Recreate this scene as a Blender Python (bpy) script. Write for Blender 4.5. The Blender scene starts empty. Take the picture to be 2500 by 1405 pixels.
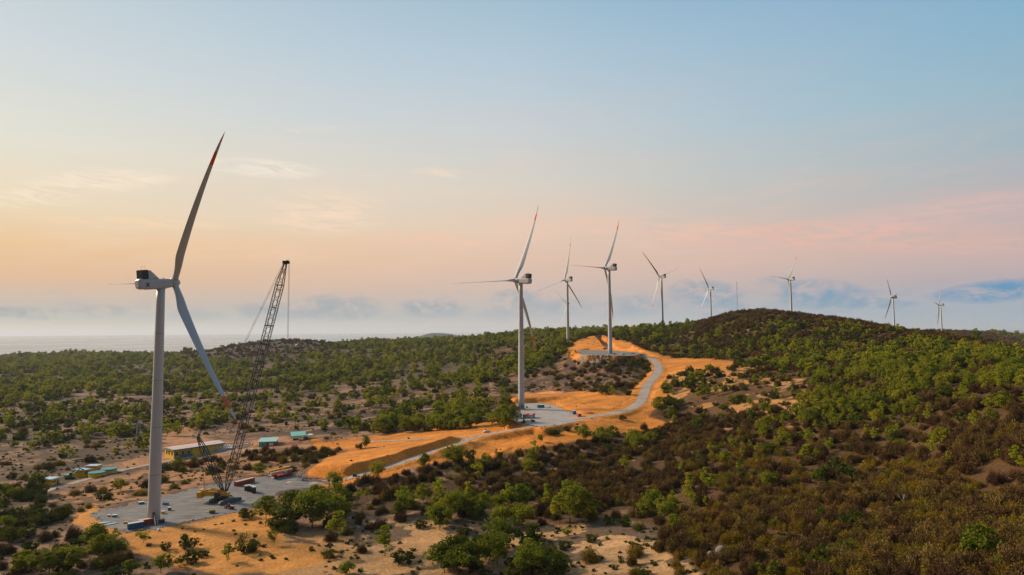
import bpy, math, random
import numpy as np
from mathutils import Vector, Matrix
random.seed(7); RNG = np.random.default_rng(11)
S = bpy.context.scene
COL = S.collection
R = math.radians
# ------------------------------------------------------------------ camera
F, PITCH, ROLL, CZ = 1560.0, 0.06738, -0.00594, 85.8          # focal length in photo pixels (2500 wide)
R0 = np.array([[1, 0, 0], [0, math.cos(PITCH), math.sin(PITCH)], [0, -math.sin(PITCH), math.cos(PITCH)]])
RR = np.array([[math.cos(ROLL), 0, math.sin(ROLL)], [0, 1, 0], [-math.sin(ROLL), 0, math.cos(ROLL)]])
CAMR = RR @ R0                                                  # rows: right, forward, up
cam_d = bpy.data.cameras.new('camera'); cam = bpy.data.objects.new('camera', cam_d); COL.objects.link(cam)
cam_d.sensor_width = 36; cam_d.lens = F / 2500 * 36; cam_d.clip_start = 1; cam_d.clip_end = 120000
m = Matrix.Identity(4)
for i in range(3):
    m[i][0] = CAMR[0][i]; m[i][1] = CAMR[2][i]; m[i][2] = -CAMR[1][i]
m[2][3] = CZ
cam.matrix_world = m
S.camera = cam
# ------------------------------------------------------------------ sun, exposure
SUN_AZ, SUN_EL = R(-66), R(28)                                  # azimuth from +Y, positive to the right
SUN_STR = 5.0
sd = bpy.data.lights.new('sun', 'SUN'); sd.energy = SUN_STR; sd.angle = R(9); sd.color = (1.0, .80, .58)
sun = bpy.data.objects.new('sun', sd); COL.objects.link(sun)
tosun = Vector((math.sin(SUN_AZ) * math.cos(SUN_EL), math.cos(SUN_AZ) * math.cos(SUN_EL), math.sin(SUN_EL)))
sun.rotation_euler = tosun.to_track_quat('Z', 'Y').to_euler()
S.view_settings.view_transform = 'Standard'; S.view_settings.look = 'None'
S.view_settings.exposure = 0; S.view_settings.gamma = 1
S.render.engine = 'CYCLES'
S.cycles.max_bounces = 5; S.cycles.diffuse_bounces = 2; S.cycles.volume_bounces = 1; S.cycles.transparent_max_bounces = 4
S.cycles.use_denoising = True

def lin(c):
    """sRGB 0..255 -> linear"""
    o = []
    for v in c:
        v = v / 255
        o.append(v / 12.92 if v < .04045 else ((v + .055) / 1.055) ** 2.4)
    return tuple(o)

class NT:
    """small node-tree helper"""
    def __init__(s, nt): s.nt = nt; s.N = nt.nodes; s.L = nt.links
    def n(s, t, **k):
        nd = s.N.new(t)
        for a, b in k.items(): setattr(nd, a, b)
        return nd
    def sets(s, sock, v):
        if isinstance(v, bpy.types.NodeSocket): s.L.new(v, sock)
        else:
            if sock.type == 'RGBA' and len(v) == 3: v = tuple(v) + (1,)
            sock.default_value = v
    def math(s, op, a, b=0.0, c=None, clamp=False):
        nd = s.n('ShaderNodeMath', operation=op); nd.use_clamp = clamp
        s.sets(nd.inputs[0], a); s.sets(nd.inputs[1], b)
        if c is not None: s.sets(nd.inputs[2], c)
        return nd.outputs[0]
    def ramp(s, fac, stops, interp='LINEAR'):
        nd = s.n('ShaderNodeValToRGB'); cr = nd.color_ramp; cr.interpolation = interp
        while len(cr.elements) < len(stops): cr.elements.new(.5)
        for e, (p, c) in zip(cr.elements, stops):
            e.position = p
            e.color = (c, c, c, 1) if isinstance(c, (int, float)) else tuple(c[:3]) + (1,)
        s.sets(nd.inputs[0], fac); return nd.outputs[0]
    def mix(s, fac, a, b, mode='MIX'):
        nd = s.n('ShaderNodeMix', data_type='RGBA', blend_type=mode)
        s.sets(nd.inputs[0], fac); s.sets(nd.inputs[6], a); s.sets(nd.inputs[7], b); return nd.outputs[2]
    def comb(s, x, y, z):
        nd = s.n('ShaderNodeCombineXYZ')
        for i, v in enumerate((x, y, z)): s.sets(nd.inputs[i], v)
        return nd.outputs[0]
    def noise(s, vec, scale=5, detail=4, rough=.5, dist=0.0):
        nd = s.n('ShaderNodeTexNoise'); s.sets(nd.inputs['Vector'], vec)
        nd.inputs['Scale'].default_value = scale; nd.inputs['Detail'].default_value = detail
        nd.inputs['Roughness'].default_value = rough; nd.inputs['Distortion'].default_value = dist
        return nd.outputs[0]
# ------------------------------------------------------------------ sky
W = bpy.data.worlds.new('World'); S.world = W; W.use_nodes = True
nt = NT(W.node_tree); nt.N.clear()
tc = nt.n('ShaderNodeTexCoord'); sep = nt.n('ShaderNodeSeparateXYZ'); nt.L.new(tc.outputs['Generated'], sep.inputs[0])
X, Y, Z = sep.outputs
el = nt.math('MULTIPLY', nt.math('ARCSINE', Z), 57.2958)        # degrees
az = nt.math('MULTIPLY', nt.math('ARCTAN2', X, Y), 57.2958)
elr = nt.math('DIVIDE', nt.math('ADD', el, 5), 95, clamp=True)  # -5..90 deg -> 0..1
def E_(e): return (e + 5) / 95
left = nt.ramp(elr, [(0, lin((150, 158, 160))), (E_(-.4), lin((232, 212, 192))), (E_(.15), lin((226, 208, 188))), (E_(1.1), lin((190, 190, 184))), (E_(2.2), lin((200, 186, 174))), (E_(4.2), lin((232, 188, 150))),
                     (E_(6.5), lin((240, 200, 150))), (E_(9.5), lin((238, 222, 190))), (E_(14), lin((230, 228, 214))), (E_(21), lin((208, 218, 222))),
                     (E_(28), lin((182, 205, 218))), (E_(50), lin((150, 185, 220))), (1, lin((140, 175, 215)))])
mid = nt.ramp(elr, [(0, lin((150, 158, 165))), (E_(0), lin((214, 202, 192))), (E_(1.3), lin((188, 188, 188))), (E_(3.5), lin((208, 188, 178))), (E_(6), lin((226, 194, 172))),
                    (E_(9), lin((230, 206, 184))), (E_(13), lin((220, 213, 200))), (E_(18), lin((202, 212, 216))), (E_(24), lin((182, 203, 218))),
                    (E_(28), lin((166, 194, 212))), (E_(50), lin((140, 175, 215))), (1, lin((130, 168, 212)))])
right = nt.ramp(elr, [(0, lin((140, 155, 170))), (E_(0), lin((172, 184, 196))), (E_(1.5), lin((164, 178, 192))), (E_(3.5), lin((182, 172, 178))), (E_(6), lin((206, 180, 174))),
                      (E_(8.5), lin((188, 180, 182))), (E_(12), lin((170, 184, 192))), (E_(17), lin((150, 186, 204))), (E_(22), lin((136, 180, 206))),
                      (E_(28), lin((116, 168, 204))), (E_(50), lin((104, 152, 198))), (1, lin((115, 155, 205)))])
azf = nt.ramp(nt.math('DIVIDE', nt.math('ADD', az, 45), 90, clamp=True), [(0.05, 0), (.5, .5), (.95, 1)])
c1 = nt.mix(nt.math('MULTIPLY', azf, 2, clamp=True), left, mid)
base = nt.mix(nt.math('SUBTRACT', nt.math('MULTIPLY', azf, 2), 1, clamp=True), c1, right)
# wisps of high pink and cream cloud
v1 = nt.comb(nt.math('MULTIPLY', az, .055), nt.math('ADD', nt.math('MULTIPLY', el, .34), nt.math('MULTIPLY', az, -.022)), .3)
w1 = nt.noise(v1, 1.5, 6, .62, .7)
w1 = nt.ramp(w1, [(.47, 0), (.58, .55), (.70, 1)])
bandw = nt.ramp(elr, [(E_(4), 0), (E_(7), 1), (E_(12), .8), (E_(17), 0)])
wl = nt.math('MULTIPLY', nt.math('MULTIPLY', w1, bandw), .22)
wcol = nt.mix(azf, lin((255, 232, 208)), lin((244, 188, 170)))
base = nt.mix(wl, base, wcol)
# broad soft veil
v2 = nt.comb(nt.math('MULTIPLY', az, .02), nt.math('ADD', nt.math('MULTIPLY', el, .16), nt.math('MULTIPLY', az, -.016)), 4.3)
w2 = nt.ramp(nt.noise(v2, 1.3, 5, .55, .3), [(.42, 0), (.70, 1)])
bandv = nt.ramp(elr, [(E_(2), 0), (E_(6), 1), (E_(13), .6), (E_(26), .15), (E_(40), .3)])
base = nt.mix(nt.math('MULTIPLY', nt.math('MULTIPLY', w2, bandv), .25), base, nt.mix(azf, lin((246, 214, 184)), lin((232, 184, 172))))
# low blue-grey cumulus in the haze
v3 = nt.comb(nt.math('MULTIPLY', az, .21), nt.math('MULTIPLY', el, .55), 2.4)
w3 = nt.noise(v3, 1.7, 6, .55, .4)
w3 = nt.math('ADD', w3, nt.math('MULTIPLY', az, .0016))
w3 = nt.ramp(w3, [(.50, 0), (.57, .6), (.70, 1)])
bandc = nt.ramp(elr, [(E_(.4), 0), (E_(1.3), 1), (E_(2.6), 1), (E_(4.3), 0)])
base = nt.mix(nt.math('MULTIPLY', nt.math('MULTIPLY', w3, bandc), .22), base, nt.mix(azf, lin((158, 168, 178)), lin((112, 156, 188))))
# single clouds: (photo x, y, half width, half height, tilt in degrees, colour, strength, puffy)
streak = nt.ramp(nt.noise(nt.comb(nt.math('MULTIPLY', az, .16), nt.math('ADD', nt.math('MULTIPLY', el, .9), nt.math('MULTIPLY', az, .05)), 7.7), 1.9, 7, .62, 1.1), [(.40, 0), (.50, .5), (.64, 1)])
puff = nt.ramp(nt.noise(nt.comb(nt.math('MULTIPLY', az, .42), nt.math('MULTIPLY', el, .75), 3.1), 1.5, 6, .6, .5), [(.38, 0), (.50, .6), (.62, 1)])
def dirpx(px, py):
    d = CAMR.T @ np.array([(px - 1250) / F, 1.0, -(py - 702.5) / F]); d /= np.linalg.norm(d)
    return math.degrees(math.atan2(d[0], d[1])), math.degrees(math.asin(d[2]))
for px, py, hw, hh, tl, colr, stg, pf in [(250, 442, 200, 34, -3, (255, 236, 212), .85, 0), (70, 480, 160, 36, 2, (255, 232, 205), .8, 0), (640, 412, 170, 26, 4, (255, 240, 224), .75, 0), (790, 520, 170, 70, 0, (255, 224, 196), .7, 0),
        (1070, 590, 210, 30, 3, (252, 202, 172), .55, 0), (1070, 424, 80, 16, 2, (250, 226, 200), .6, 0), (330, 545, 260, 18, 2, (255, 220, 180), .6, 0), (760, 316, 90, 12, 0, (240, 228, 214), .5, 0),
        (1950, 575, 560, 42, -2, (250, 186, 164), .5, 0), (2300, 520, 420, 40, -9, (240, 190, 180), .4, 0), (1480, 560, 420, 50, 0, (244, 200, 176), .5, 0), (2300, 600, 330, 26, -1, (244, 184, 170), .4, 0), (650, 600, 420, 40, 0, (248, 200, 160), .4, 0),
        (2440, 712, 190, 30, -4, (96, 150, 190), 1.0, 1), (2010, 722, 140, 42, 3, (128, 160, 186), .95, 1), (1730, 722, 110, 42, 8, (138, 164, 184), .9, 1), (2130, 742, 120, 16, 0, (126, 160, 184), .8, 1), (1550, 745, 90, 26, 0, (150, 168, 182), .6, 1),
        (1260, 738, 70, 36, 0, (152, 168, 182), .8, 1), (1370, 752, 80, 24, 0, (158, 170, 182), .6, 1), (1055, 752, 95, 26, 0, (152, 166, 178), .8, 1), (825, 752, 120, 36, 0, (158, 168, 176), .8, 1), (660, 762, 110, 26, 0, (160, 168, 174), .7, 1),
        (490, 770, 80, 18, 0, (166, 170, 172), .6, 1), (245, 760, 80, 18, 0, (160, 166, 170), .75, 1), (95, 765, 110, 18, 3, (156, 162, 168), .8, 1), (0, 762, 40, 16, 0, (150, 158, 166), .7, 1), (1900, 690, 60, 20, 0, (150, 166, 182), .5, 1)]:
    a0, e0 = dirpx(px, py); a1, e1 = dirpx(px + hw * math.cos(R(tl)), py + hw * math.sin(R(tl))); wa = math.hypot(a1 - a0, e1 - e0); ta = math.atan2(e1 - e0, a1 - a0); _, e2 = dirpx(px, py - hh); ha = e2 - e0
    da = nt.math('SUBTRACT', az, a0); de = nt.math('SUBTRACT', el, e0)
    uu = nt.math('DIVIDE', nt.math('ADD', nt.math('MULTIPLY', da, math.cos(ta)), nt.math('MULTIPLY', de, math.sin(ta))), wa)
    vv = nt.math('DIVIDE', nt.math('SUBTRACT', nt.math('MULTIPLY', de, math.cos(ta)), nt.math('MULTIPLY', da, math.sin(ta))), ha)
    mk = nt.math('SUBTRACT', 1.0, nt.math('ADD', nt.math('MULTIPLY', uu, uu), nt.math('MULTIPLY', vv, vv)), clamp=True)
    if pf: mk = nt.math('MULTIPLY', nt.math('MULTIPLY', nt.math('POWER', mk, .7), 1.0), puff)
    else: mk = nt.math('MULTIPLY', mk, streak)
    base = nt.mix(nt.math('MULTIPLY', mk, stg * (1.15 if pf else 1.15), clamp=True), base, lin(colr))
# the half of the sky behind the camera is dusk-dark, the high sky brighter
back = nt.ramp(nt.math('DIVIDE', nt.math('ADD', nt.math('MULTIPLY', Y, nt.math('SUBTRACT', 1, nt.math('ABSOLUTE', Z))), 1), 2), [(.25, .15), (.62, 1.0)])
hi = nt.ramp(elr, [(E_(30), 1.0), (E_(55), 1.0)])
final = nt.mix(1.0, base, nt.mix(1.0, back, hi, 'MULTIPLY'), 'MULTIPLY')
sky = nt.n('ShaderNodeTexSky', sky_type='NISHITA'); sky.sun_disc = False; sky.sun_elevation = SUN_EL; sky.sun_rotation = SUN_AZ
bgA = nt.n('ShaderNodeBackground'); nt.L.new(sky.outputs[0], bgA.inputs[0]); bgA.inputs[1].default_value = .05
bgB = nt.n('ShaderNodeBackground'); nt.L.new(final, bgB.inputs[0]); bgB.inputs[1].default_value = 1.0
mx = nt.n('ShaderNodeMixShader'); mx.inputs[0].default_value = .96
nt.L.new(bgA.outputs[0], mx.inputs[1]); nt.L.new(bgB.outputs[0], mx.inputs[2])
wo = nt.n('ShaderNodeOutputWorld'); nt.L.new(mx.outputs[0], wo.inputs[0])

# ------------------------------------------------------------------ tags, materials, mesh builder
def tag(o, label=None, cat=None, group=None, kind=None):
    for k, v in (('label', label), ('category', cat), ('group', group), ('kind', kind)):
        if v: o[k] = v
    return o
def empty(name, loc, rz=0, label=None, cat=None, group=None):
    o = bpy.data.objects.new(name, None); COL.objects.link(o); o.location = loc; o.rotation_euler = (0, 0, rz)
    o.empty_display_size = .5
    return tag(o, label, cat, group)
MATS = {}
def mat(name, col, rough=.6, metal=0.0, var=.12, scale=1.2, bump=0.0):
    if name in MATS: return MATS[name]
    M = bpy.data.materials.new(name); M.use_nodes = True; n = NT(M.node_tree)
    b = n.N['Principled BSDF']; tcn = n.n('ShaderNodeTexCoord')
    ns = n.noise(tcn.outputs['Object'], scale, 5, .6)
    f = n.ramp(ns, [(.3, 1 - var), (.7, 1 + var * .5)])
    n.L.new(n.mix(1.0, tuple(col) + (1,), f, 'MULTIPLY'), b.inputs['Base Color'])
    b.inputs['Roughness'].default_value = rough; b.inputs['Metallic'].default_value = metal
    if bump:
        bp = n.n('ShaderNodeBump'); bp.inputs['Strength'].default_value = bump; n.L.new(ns, bp.inputs['Height']); n.L.new(bp.outputs[0], b.inputs['Normal'])
    MATS[name] = M; return M
class MB:
    def __init__(s): s.v = []; s.f = []; s.m = []
    def add(s, v, f, mi=0):
        o = len(s.v); s.v += [tuple(p) for p in v]; s.f += [tuple(i + o for i in q) for q in f]; s.m += [mi] * len(f); return s
    def box(s, c, d, rz=0, mi=0, taper=1.0):
        x, y, z = d[0] / 2, d[1] / 2, d[2] / 2; cs, sn = math.cos(rz), math.sin(rz); v = []
        for k in (-1, 1):
            t = taper if k > 0 else 1
            for a, b in ((-1, -1), (1, -1), (1, 1), (-1, 1)):
                px, py = a * x * t, b * y * t
                v.append((c[0] + px * cs - py * sn, c[1] + px * sn + py * cs, c[2] + k * z))
        return s.add(v, [(0, 3, 2, 1), (4, 5, 6, 7), (0, 1, 5, 4), (1, 2, 6, 5), (2, 3, 7, 6), (3, 0, 4, 7)], mi)
    def bar(s, p, q, r, n=4, r2=None, mi=0, caps=True):
        p = Vector(p); q = Vector(q); d = (q - p)
        if d.length < 1e-6: return s
        d.normalize(); a = d.orthogonal().normalized(); b = d.cross(a); r2 = r if r2 is None else r2; v = []
        for P, rr in ((p, r), (q, r2)):
            for k in range(n):
                t = 2 * math.pi * (k + .5) / n; v.append(P + rr * (math.cos(t) * a + math.sin(t) * b))
        f = [(k, (k + 1) % n, n + (k + 1) % n, n + k) for k in range(n)]
        if caps: f += [tuple(range(n - 1, -1, -1)), tuple(range(n, 2 * n))]
        return s.add(v, f, mi)
    def rings(s, rings, closed_ends=True, mi=None):
        """rings: list of equal-length point loops"""
        n = len(rings[0]); v = [p for r in rings for p in r]; f = []; o = len(s.v)
        for i in range(len(rings) - 1):
            for k in range(n):
                f.append((i * n + k, i * n + (k + 1) % n, (i + 1) * n + (k + 1) % n, (i + 1) * n + k))
        mm = [0 if mi is None else mi[i] for i in range(len(rings) - 1) for k in range(n)]
        if closed_ends:
            f += [tuple(range(n - 1, -1, -1)), tuple(range((len(rings) - 1) * n, len(rings) * n))]; mm += [mm[0], mm[-1]]
        s.v += [tuple(p) for p in v]; s.f += [tuple(i + o for i in q) for q in f]; s.m += mm; return s
    def prism(s, poly, z0, z1, mi=0):
        n = len(poly); v = [(p[0], p[1], z0) for p in poly] + [(p[0], p[1], z1) for p in poly]
        return s.add(v, [tuple(range(n - 1, -1, -1)), tuple(range(n, 2 * n))] + [(k, (k + 1) % n, n + (k + 1) % n, n + k) for k in range(n)], mi)
    def build(s, name, mats, parent=None, smooth=False, loc=None, link=True):
        me = bpy.data.meshes.new(name); me.from_pydata(s.v, [], s.f); 
        for mt in (mats if isinstance(mats, (list, tuple)) else [mats]): me.materials.append(mt)
        me.polygons.foreach_set('material_index', s.m)
        if smooth: me.polygons.foreach_set('use_smooth', [True] * len(me.polygons))
        me.update(); o = bpy.data.objects.new(name, me)
        if link: COL.objects.link(o)
        if parent is not None: o.parent = parent
        if loc is not None: o.location = loc
        return o
def copy_tree(o, parent=None):
    c = o.copy(); COL.objects.link(c); c.parent = parent
    for ch in list(o.children): copy_tree(ch, c)
    return c

# ------------------------------------------------------------------ projection helpers (photo pixels <-> world)
CAMP = np.array([0, 0, CZ])
def ray(px, py):
    return CAMR.T @ np.array([(px - 1250) / F, 1.0, -(py - 702.5) / F])
def atz(px, py, z):
    r = ray(px, py); t = (z - CZ) / r[2]; return CAMP + r * t
def atY(px, py, Yd):
    r = ray(px, py); return CAMP + r * (Yd / r[1])
def project(x, y, z):
    P = np.stack([x, y, z - CZ]); q = np.tensordot(CAMR, P, 1); w = np.maximum(q[1], 1e-3)
    return 1250 + F * q[0] / w, 702.5 - F * q[2] / w, q[1]

# ------------------------------------------------------------------ terrain
CP = []
def cz(px, py, z): CP.append(tuple(atz(px, py, z)))
def cy(px, py, Yd, dz=0): p = atY(px, py, Yd); CP.append((p[0], p[1], p[2] + dz))
for a in [(0, 1405, -3), (300, 1405, -1), (600, 1400, 0), (900, 1405, 1), (1200, 1405, 4), (1500, 1405, 11), (1750, 1405, 19), (2000, 1405, 25), (2250, 1405, 31), (2500, 1405, 37),
          (0, 1200, -5), (150, 1290, -2), (380, 1276, 0), (560, 1250, 0), (700, 1170, 0), (550, 1190, 0), (250, 1250, 0), (900, 1250, 0), (700, 1280, 0), (1150, 1250, 3), (1350, 1300, 5),
          (870, 1162, 3.5), (1030, 1112, 8), (1160, 1070, 12), (1300, 1040, 16), (1230, 1120, 6), (1400, 1150, 6), (1500, 1250, 8), (1500, 1080, 11), (1340, 1062, 15), (1400, 1052, 16.5), (1460, 1040, 18), (1280, 1065, 14),
          (150, 1180, -8), (0, 1100, -10), (470, 1110, -6), (640, 1085, -2), (740, 1070, 0), (320, 1080, -8), (900, 1080, 6), (250, 1150, -7), (420, 1150, -5),
          (0, 1000, -15), (300, 1000, -13), (0, 930, -19), (250, 930, -17), (500, 1000, -7), (700, 1000, -4), (900, 1000, 0), (950, 1050, 3), (1150, 1000, 9), (1080, 1050, 10),
          (500, 900, -6), (700, 900, 0), (900, 900, 8), (1150, 920, 20), (300, 880, -14),
          (1277, 998, 19.8), (1350, 1000, 19.8), (1400, 1020, 19.8), (1350, 965, 22), (1350, 930, 27), (1300, 885, 40), (1200, 890, 26), (1430, 930, 33), (1500, 925, 37),
          (1560, 990, 24), (1500, 1010, 21), (1590, 930, 36), (1612, 895, 45), (1570, 868, 53), (1490, 864, 55.7), (1430, 866, 55.7), (1450, 890, 47), (1540, 900, 43),
          (1640, 1030, 19), (1700, 890, 49), (1790, 890, 51), (1700, 960, 34), (1850, 950, 41), (2000, 900, 52), (2000, 1000, 38), (2200, 900, 57), (2200, 1000, 41), (2200, 1100, 32),
          (2000, 1100, 26), (1850, 1050, 26), (1700, 1100, 17), (1700, 1200, 14), (1600, 1300, 11), (1850, 1200, 21), (2000, 1250, 25), (2200, 1250, 31), (2500, 1250, 39), (2500, 1100, 46), (2500, 950, 57), (2350, 1000, 49)]:
    cz(*a)
for a in [(2490, 866, 560, 0), (2350, 826, 640, 0), (2200, 806, 700, -2), (2080, 782, 800, -3), (1960, 768, 900, -3), (1880, 758, 980, -3), (1780, 765, 1000, -3), (1720, 785, 1020, -3),
          (1660, 805, 1080, -3), (1600, 803, 1250, -3), (1900, 830, 760, -2), (1700, 830, 900, -2), (2100, 850, 640, -2), (1560, 830, 980, -3), (1480, 840, 1000, -2), (1440, 825, 1100, 0),
          (1880, 775, 1250, -6), (2200, 830, 950, 0), (2450, 880, 800, 0), (2000, 800, 1150, 0),
          (1500, 812, 1500, -6), (1400, 813, 1500, -6), (1250, 818, 1800, -7), (1150, 828, 2000, -9), (1000, 834, 2300, -9), (880, 838, 2300, -9), (700, 834, 2300, -3), (620, 838, 2250, -3), (560, 847, 2200, -3), (500, 858, 2200, -3),
          (460, 870, 2600, -6), (620, 868, 1850, 0), (720, 866, 1800, 0), (850, 856, 1750, -6), (1000, 850, 1700, -6), (1150, 850, 1500, -6), (1280, 850, 1250, -6),
          (300, 866, 3100, -5), (100, 868, 3400, -5), (2450, 812, 2400, -6), (2300, 815, 2300, -6), (1737, 800, 1890, -5)]:
    cy(*a)
# known turbine feet and the falling coast behind them
CP += [(1507, 2261, 56), (1194, 2015, 72), (665, 1538, 92), (584, 1897, 88), (316, 1372, 84), (91, 1116, 62), (206, 2402, 70)]
for azd, dd, zz in [(-40, 3800, -40), (-30, 4000, -42), (-20, 4200, -44), (-10, 4300, -44), (0, 4300, -46), (10, 4600, -48), (-40, 5500, -75), (-20, 6000, -80), (0, 6000, -80), (15, 6500, -80),
                    (30, 4200, 20), (40, 3000, 30), (30, 7000, -80), (42, 6500, -80), (20, 3500, 30), (45, 900, 45), (46, 400, 48), (46, 150, 36), (-46, 800, -14), (-46, 300, -5), (-46, 100, -3), (0, 60, 3), (0, 110, 4), (30, 60, 24), (-30, 60, -2),
                    (-30, 110, -2), (30, 100, 26), (-46, 2500, -22)]:
    CP.append((math.sin(R(azd)) * dd, math.cos(R(azd)) * dd, zz))
CP = np.array(CP)
def uv(x, y):
    d = np.maximum(np.hypot(x, y), 50); a = np.arctan2(x, y)
    return np.clip(a, -R(60), R(60)) * 2.2, np.log(d)
cu, cv = uv(CP[:, 0], CP[:, 1])
def K(r2): return .5 * r2 * np.log(r2 + 1e-9)
A = K((cu[:, None] - cu[None]) ** 2 + (cv[:, None] - cv[None]) ** 2) + np.eye(len(cu)) * 2e-3
Pm = np.stack([np.ones_like(cu), cu, cv], 1)
sol = np.linalg.solve(np.block([[A, Pm], [Pm.T, np.zeros((3, 3))]]), np.concatenate([CP[:, 2], np.zeros(3)]))
def rbf(x, y):
    u, v = uv(x, y); o = sol[-3] + sol[-2] * u + sol[-1] * v
    for i in range(len(cu)): o = o + sol[i] * K((u - cu[i]) ** 2 + (v - cv[i]) ** 2)
    return o
def vnoise(x, y, seed=0):
    xi = np.floor(x).astype(np.int64); yi = np.floor(y).astype(np.int64); fx = x - xi; fy = y - yi
    fx = fx * fx * (3 - 2 * fx); fy = fy * fy * (3 - 2 * fy)
    def h(a, b):
        n = (a * 374761393 + b * 668265263 + seed * 1442695041) & 0x7fffffff
        n = ((n ^ (n >> 13)) * 1274126177) & 0x7fffffff; return ((n ^ (n >> 16)) & 0xffff) / 65535.0
    return (h(xi, yi) * (1 - fx) + h(xi + 1, yi) * fx) * (1 - fy) + (h(xi, yi + 1) * (1 - fx) + h(xi + 1, yi + 1) * fx) * fy
def fbm(x, y, s, o=4, seed=0):
    t = 0; a = .5; w = 0
    for k in range(o):
        t = t + a * vnoise(x / s + 17.3 * k, y / s - 9.1 * k, seed + k); w += a; a *= .5; s *= .5
    return t / w
def inpoly(x, y, poly):
    r = np.zeros(np.shape(x), bool); n = len(poly)
    for i in range(n):
        x1, y1 = poly[i][:2]; x2, y2 = poly[(i + 1) % n][:2]
        if y1 == y2: continue
        c = ((y1 > y) != (y2 > y)) & (x < (x2 - x1) * (y - y1) / (y2 - y1) + x1); r ^= c
    return r
def segdist(x, y, pts, closed):
    """distance to a polyline and the z interpolated along it"""
    best = np.full(np.shape(x), 1e9); zz = np.zeros(np.shape(x)); n = len(pts)
    for i in range(n if closed else n - 1):
        a = pts[i]; b = pts[(i + 1) % n]; dx, dy = b[0] - a[0], b[1] - a[1]
        t = np.clip(((x - a[0]) * dx + (y - a[1]) * dy) / (dx * dx + dy * dy + 1e-9), 0, 1)
        d = np.hypot(x - a[0] - t * dx, y - a[1] - t * dy); k = d < best
        best = np.where(k, d, best)
        zz = np.where(k, a[2] + t * (b[2] - a[2]), zz)
    return best, zz
def sm(t): t = np.clip(t, 0, 1); return t * t * (3 - 2 * t)
def zpoly(l, z=None): return [tuple(atz(a[0], a[1], a[2] if z is None else z)) for a in l]
def densify(pts, k=6):
    """Catmull-Rom"""
    o = []; n = len(pts); P = [np.array(p, float) for p in pts]
    for i in range(n - 1):
        p0, p1, p2, p3 = P[max(i - 1, 0)], P[i], P[i + 1], P[min(i + 2, n - 1)]
        for j in range(k):
            t = j / k; o.append(tuple(.5 * (2 * p1 + (p2 - p0) * t + (2 * p0 - 5 * p1 + 4 * p2 - p3) * t * t + (3 * p1 - p0 - 3 * p2 + p3) * t ** 3)))
    o.append(tuple(P[-1])); return o
PAD1 = zpoly([(222, 1256), (262, 1245), (330, 1230), (400, 1213), (480, 1192), (560, 1176), (625, 1166), (700, 1158), (745, 1168), (800, 1176), (830, 1184), (745, 1192), (690, 1200), (650, 1222), (622, 1240), (560, 1252), (480, 1270), (425, 1283), (380, 1292), (310, 1298), (262, 1286)], 0)
PAD2 = zpoly([(1256, 996), (1262, 988), (1310, 985), (1345, 988), (1378, 1002), (1400, 1012), (1424, 1026), (1375, 1036), (1330, 1043), (1290, 1036), (1256, 1032), (1246, 1010)], 19.8)
PAD3 = zpoly([(1406, 857), (1440, 855.5), (1490, 856.5), (1535, 859), (1568, 863), (1545, 869), (1500, 869.5), (1440, 869), (1418, 865)], 55.7)
R1 = densify(zpoly([(700, 1178, 0), (760, 1180, 0), (815, 1177, 1), (870, 1163, 3.4), (950, 1140, 5.6), (1030, 1112, 8.4), (1100, 1090, 10.6), (1165, 1068, 13), (1235, 1053, 16.2), (1300, 1041, 19.2), (1345, 1030, 19.8)]))
R1B = densify(zpoly([(1390, 1024, 19.8), (1440, 1018, 20.5), (1500, 1009, 21.7), (1540, 998, 23), (1563, 982, 25.5), (1572, 962, 29), (1583, 938, 34.5), (1603, 914, 40.5), (1607, 897, 45), (1596, 880, 49.5), (1570, 869, 53.5), (1535, 864, 55.7)]))
R2 = densify(zpoly([(762, 1087, -1), (830, 1083, 1), (900, 1079, 4), (970, 1076, 7), (1060, 1071, 10), (1160, 1066, 13)]))
R3 = densify(zpoly([(95, 1206, -7), (150, 1188, -7.5), (230, 1166, -7), (310, 1146, -6.5), (400, 1128, -6), (520, 1106, -5), (620, 1096, -3), (700, 1090, -2), (762, 1087, -1)]))
R4 = densify(zpoly([(1462, 839, 62), (1478, 845, 60), (1490, 852, 57.5), (1500, 858, 55.7)]))
ROADS = [(R1, 3.2, 4), (R1B, 4.6, 5), (R2, 3.0, 4), (R3, 2.6, 4), (R4, 3, 5)]
# banks: flat-topped mounds with a steep flank (points carry the height of the top)
MOUNDS = [([(742, 1163, 3), (800, 1143, 6.4), (850, 1131, 9), (900, 1119, 11.8), (1000, 1094, 14.2), (1100, 1074, 15.4), (1150, 1066, 14.8), (1090, 1069, 14), (1000, 1076, 12.5), (930, 1086, 11), (850, 1100, 8), (790, 1120, 5)], 13),
          ([(1215, 1106, 9), (1262, 1090, 10), (1310, 1086, 11), (1345, 1090, 11), (1290, 1081, 12), (1240, 1092, 10)], 6)]
MOUNDS = [(zpoly(l), w) for l, w in MOUNDS]
MOUNDS += [([tuple(atY(*p)) for p in l], w) for l, w in [
          ([(1258, 976, 590), (1300, 972, 592), (1360, 967, 594), (1394, 966, 592), (1415, 984, 560), (1445, 996, 535), (1500, 992, 530), (1545, 975, 572), (1558, 958, 610), (1520, 953, 625), (1400, 957, 620), (1300, 963, 615)], 5),
          ([(1408, 850, 850), (1425, 846, 850), (1452, 840, 850), (1466, 838, 852), (1468, 834, 866), (1440, 831, 870), (1410, 842, 868)], 12),
          ([(1510, 848, 850), (1545, 851, 855), (1580, 860, 840), (1620, 872, 800), (1645, 862, 850), (1590, 848, 900), (1520, 842, 890)], 12)]]
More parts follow.
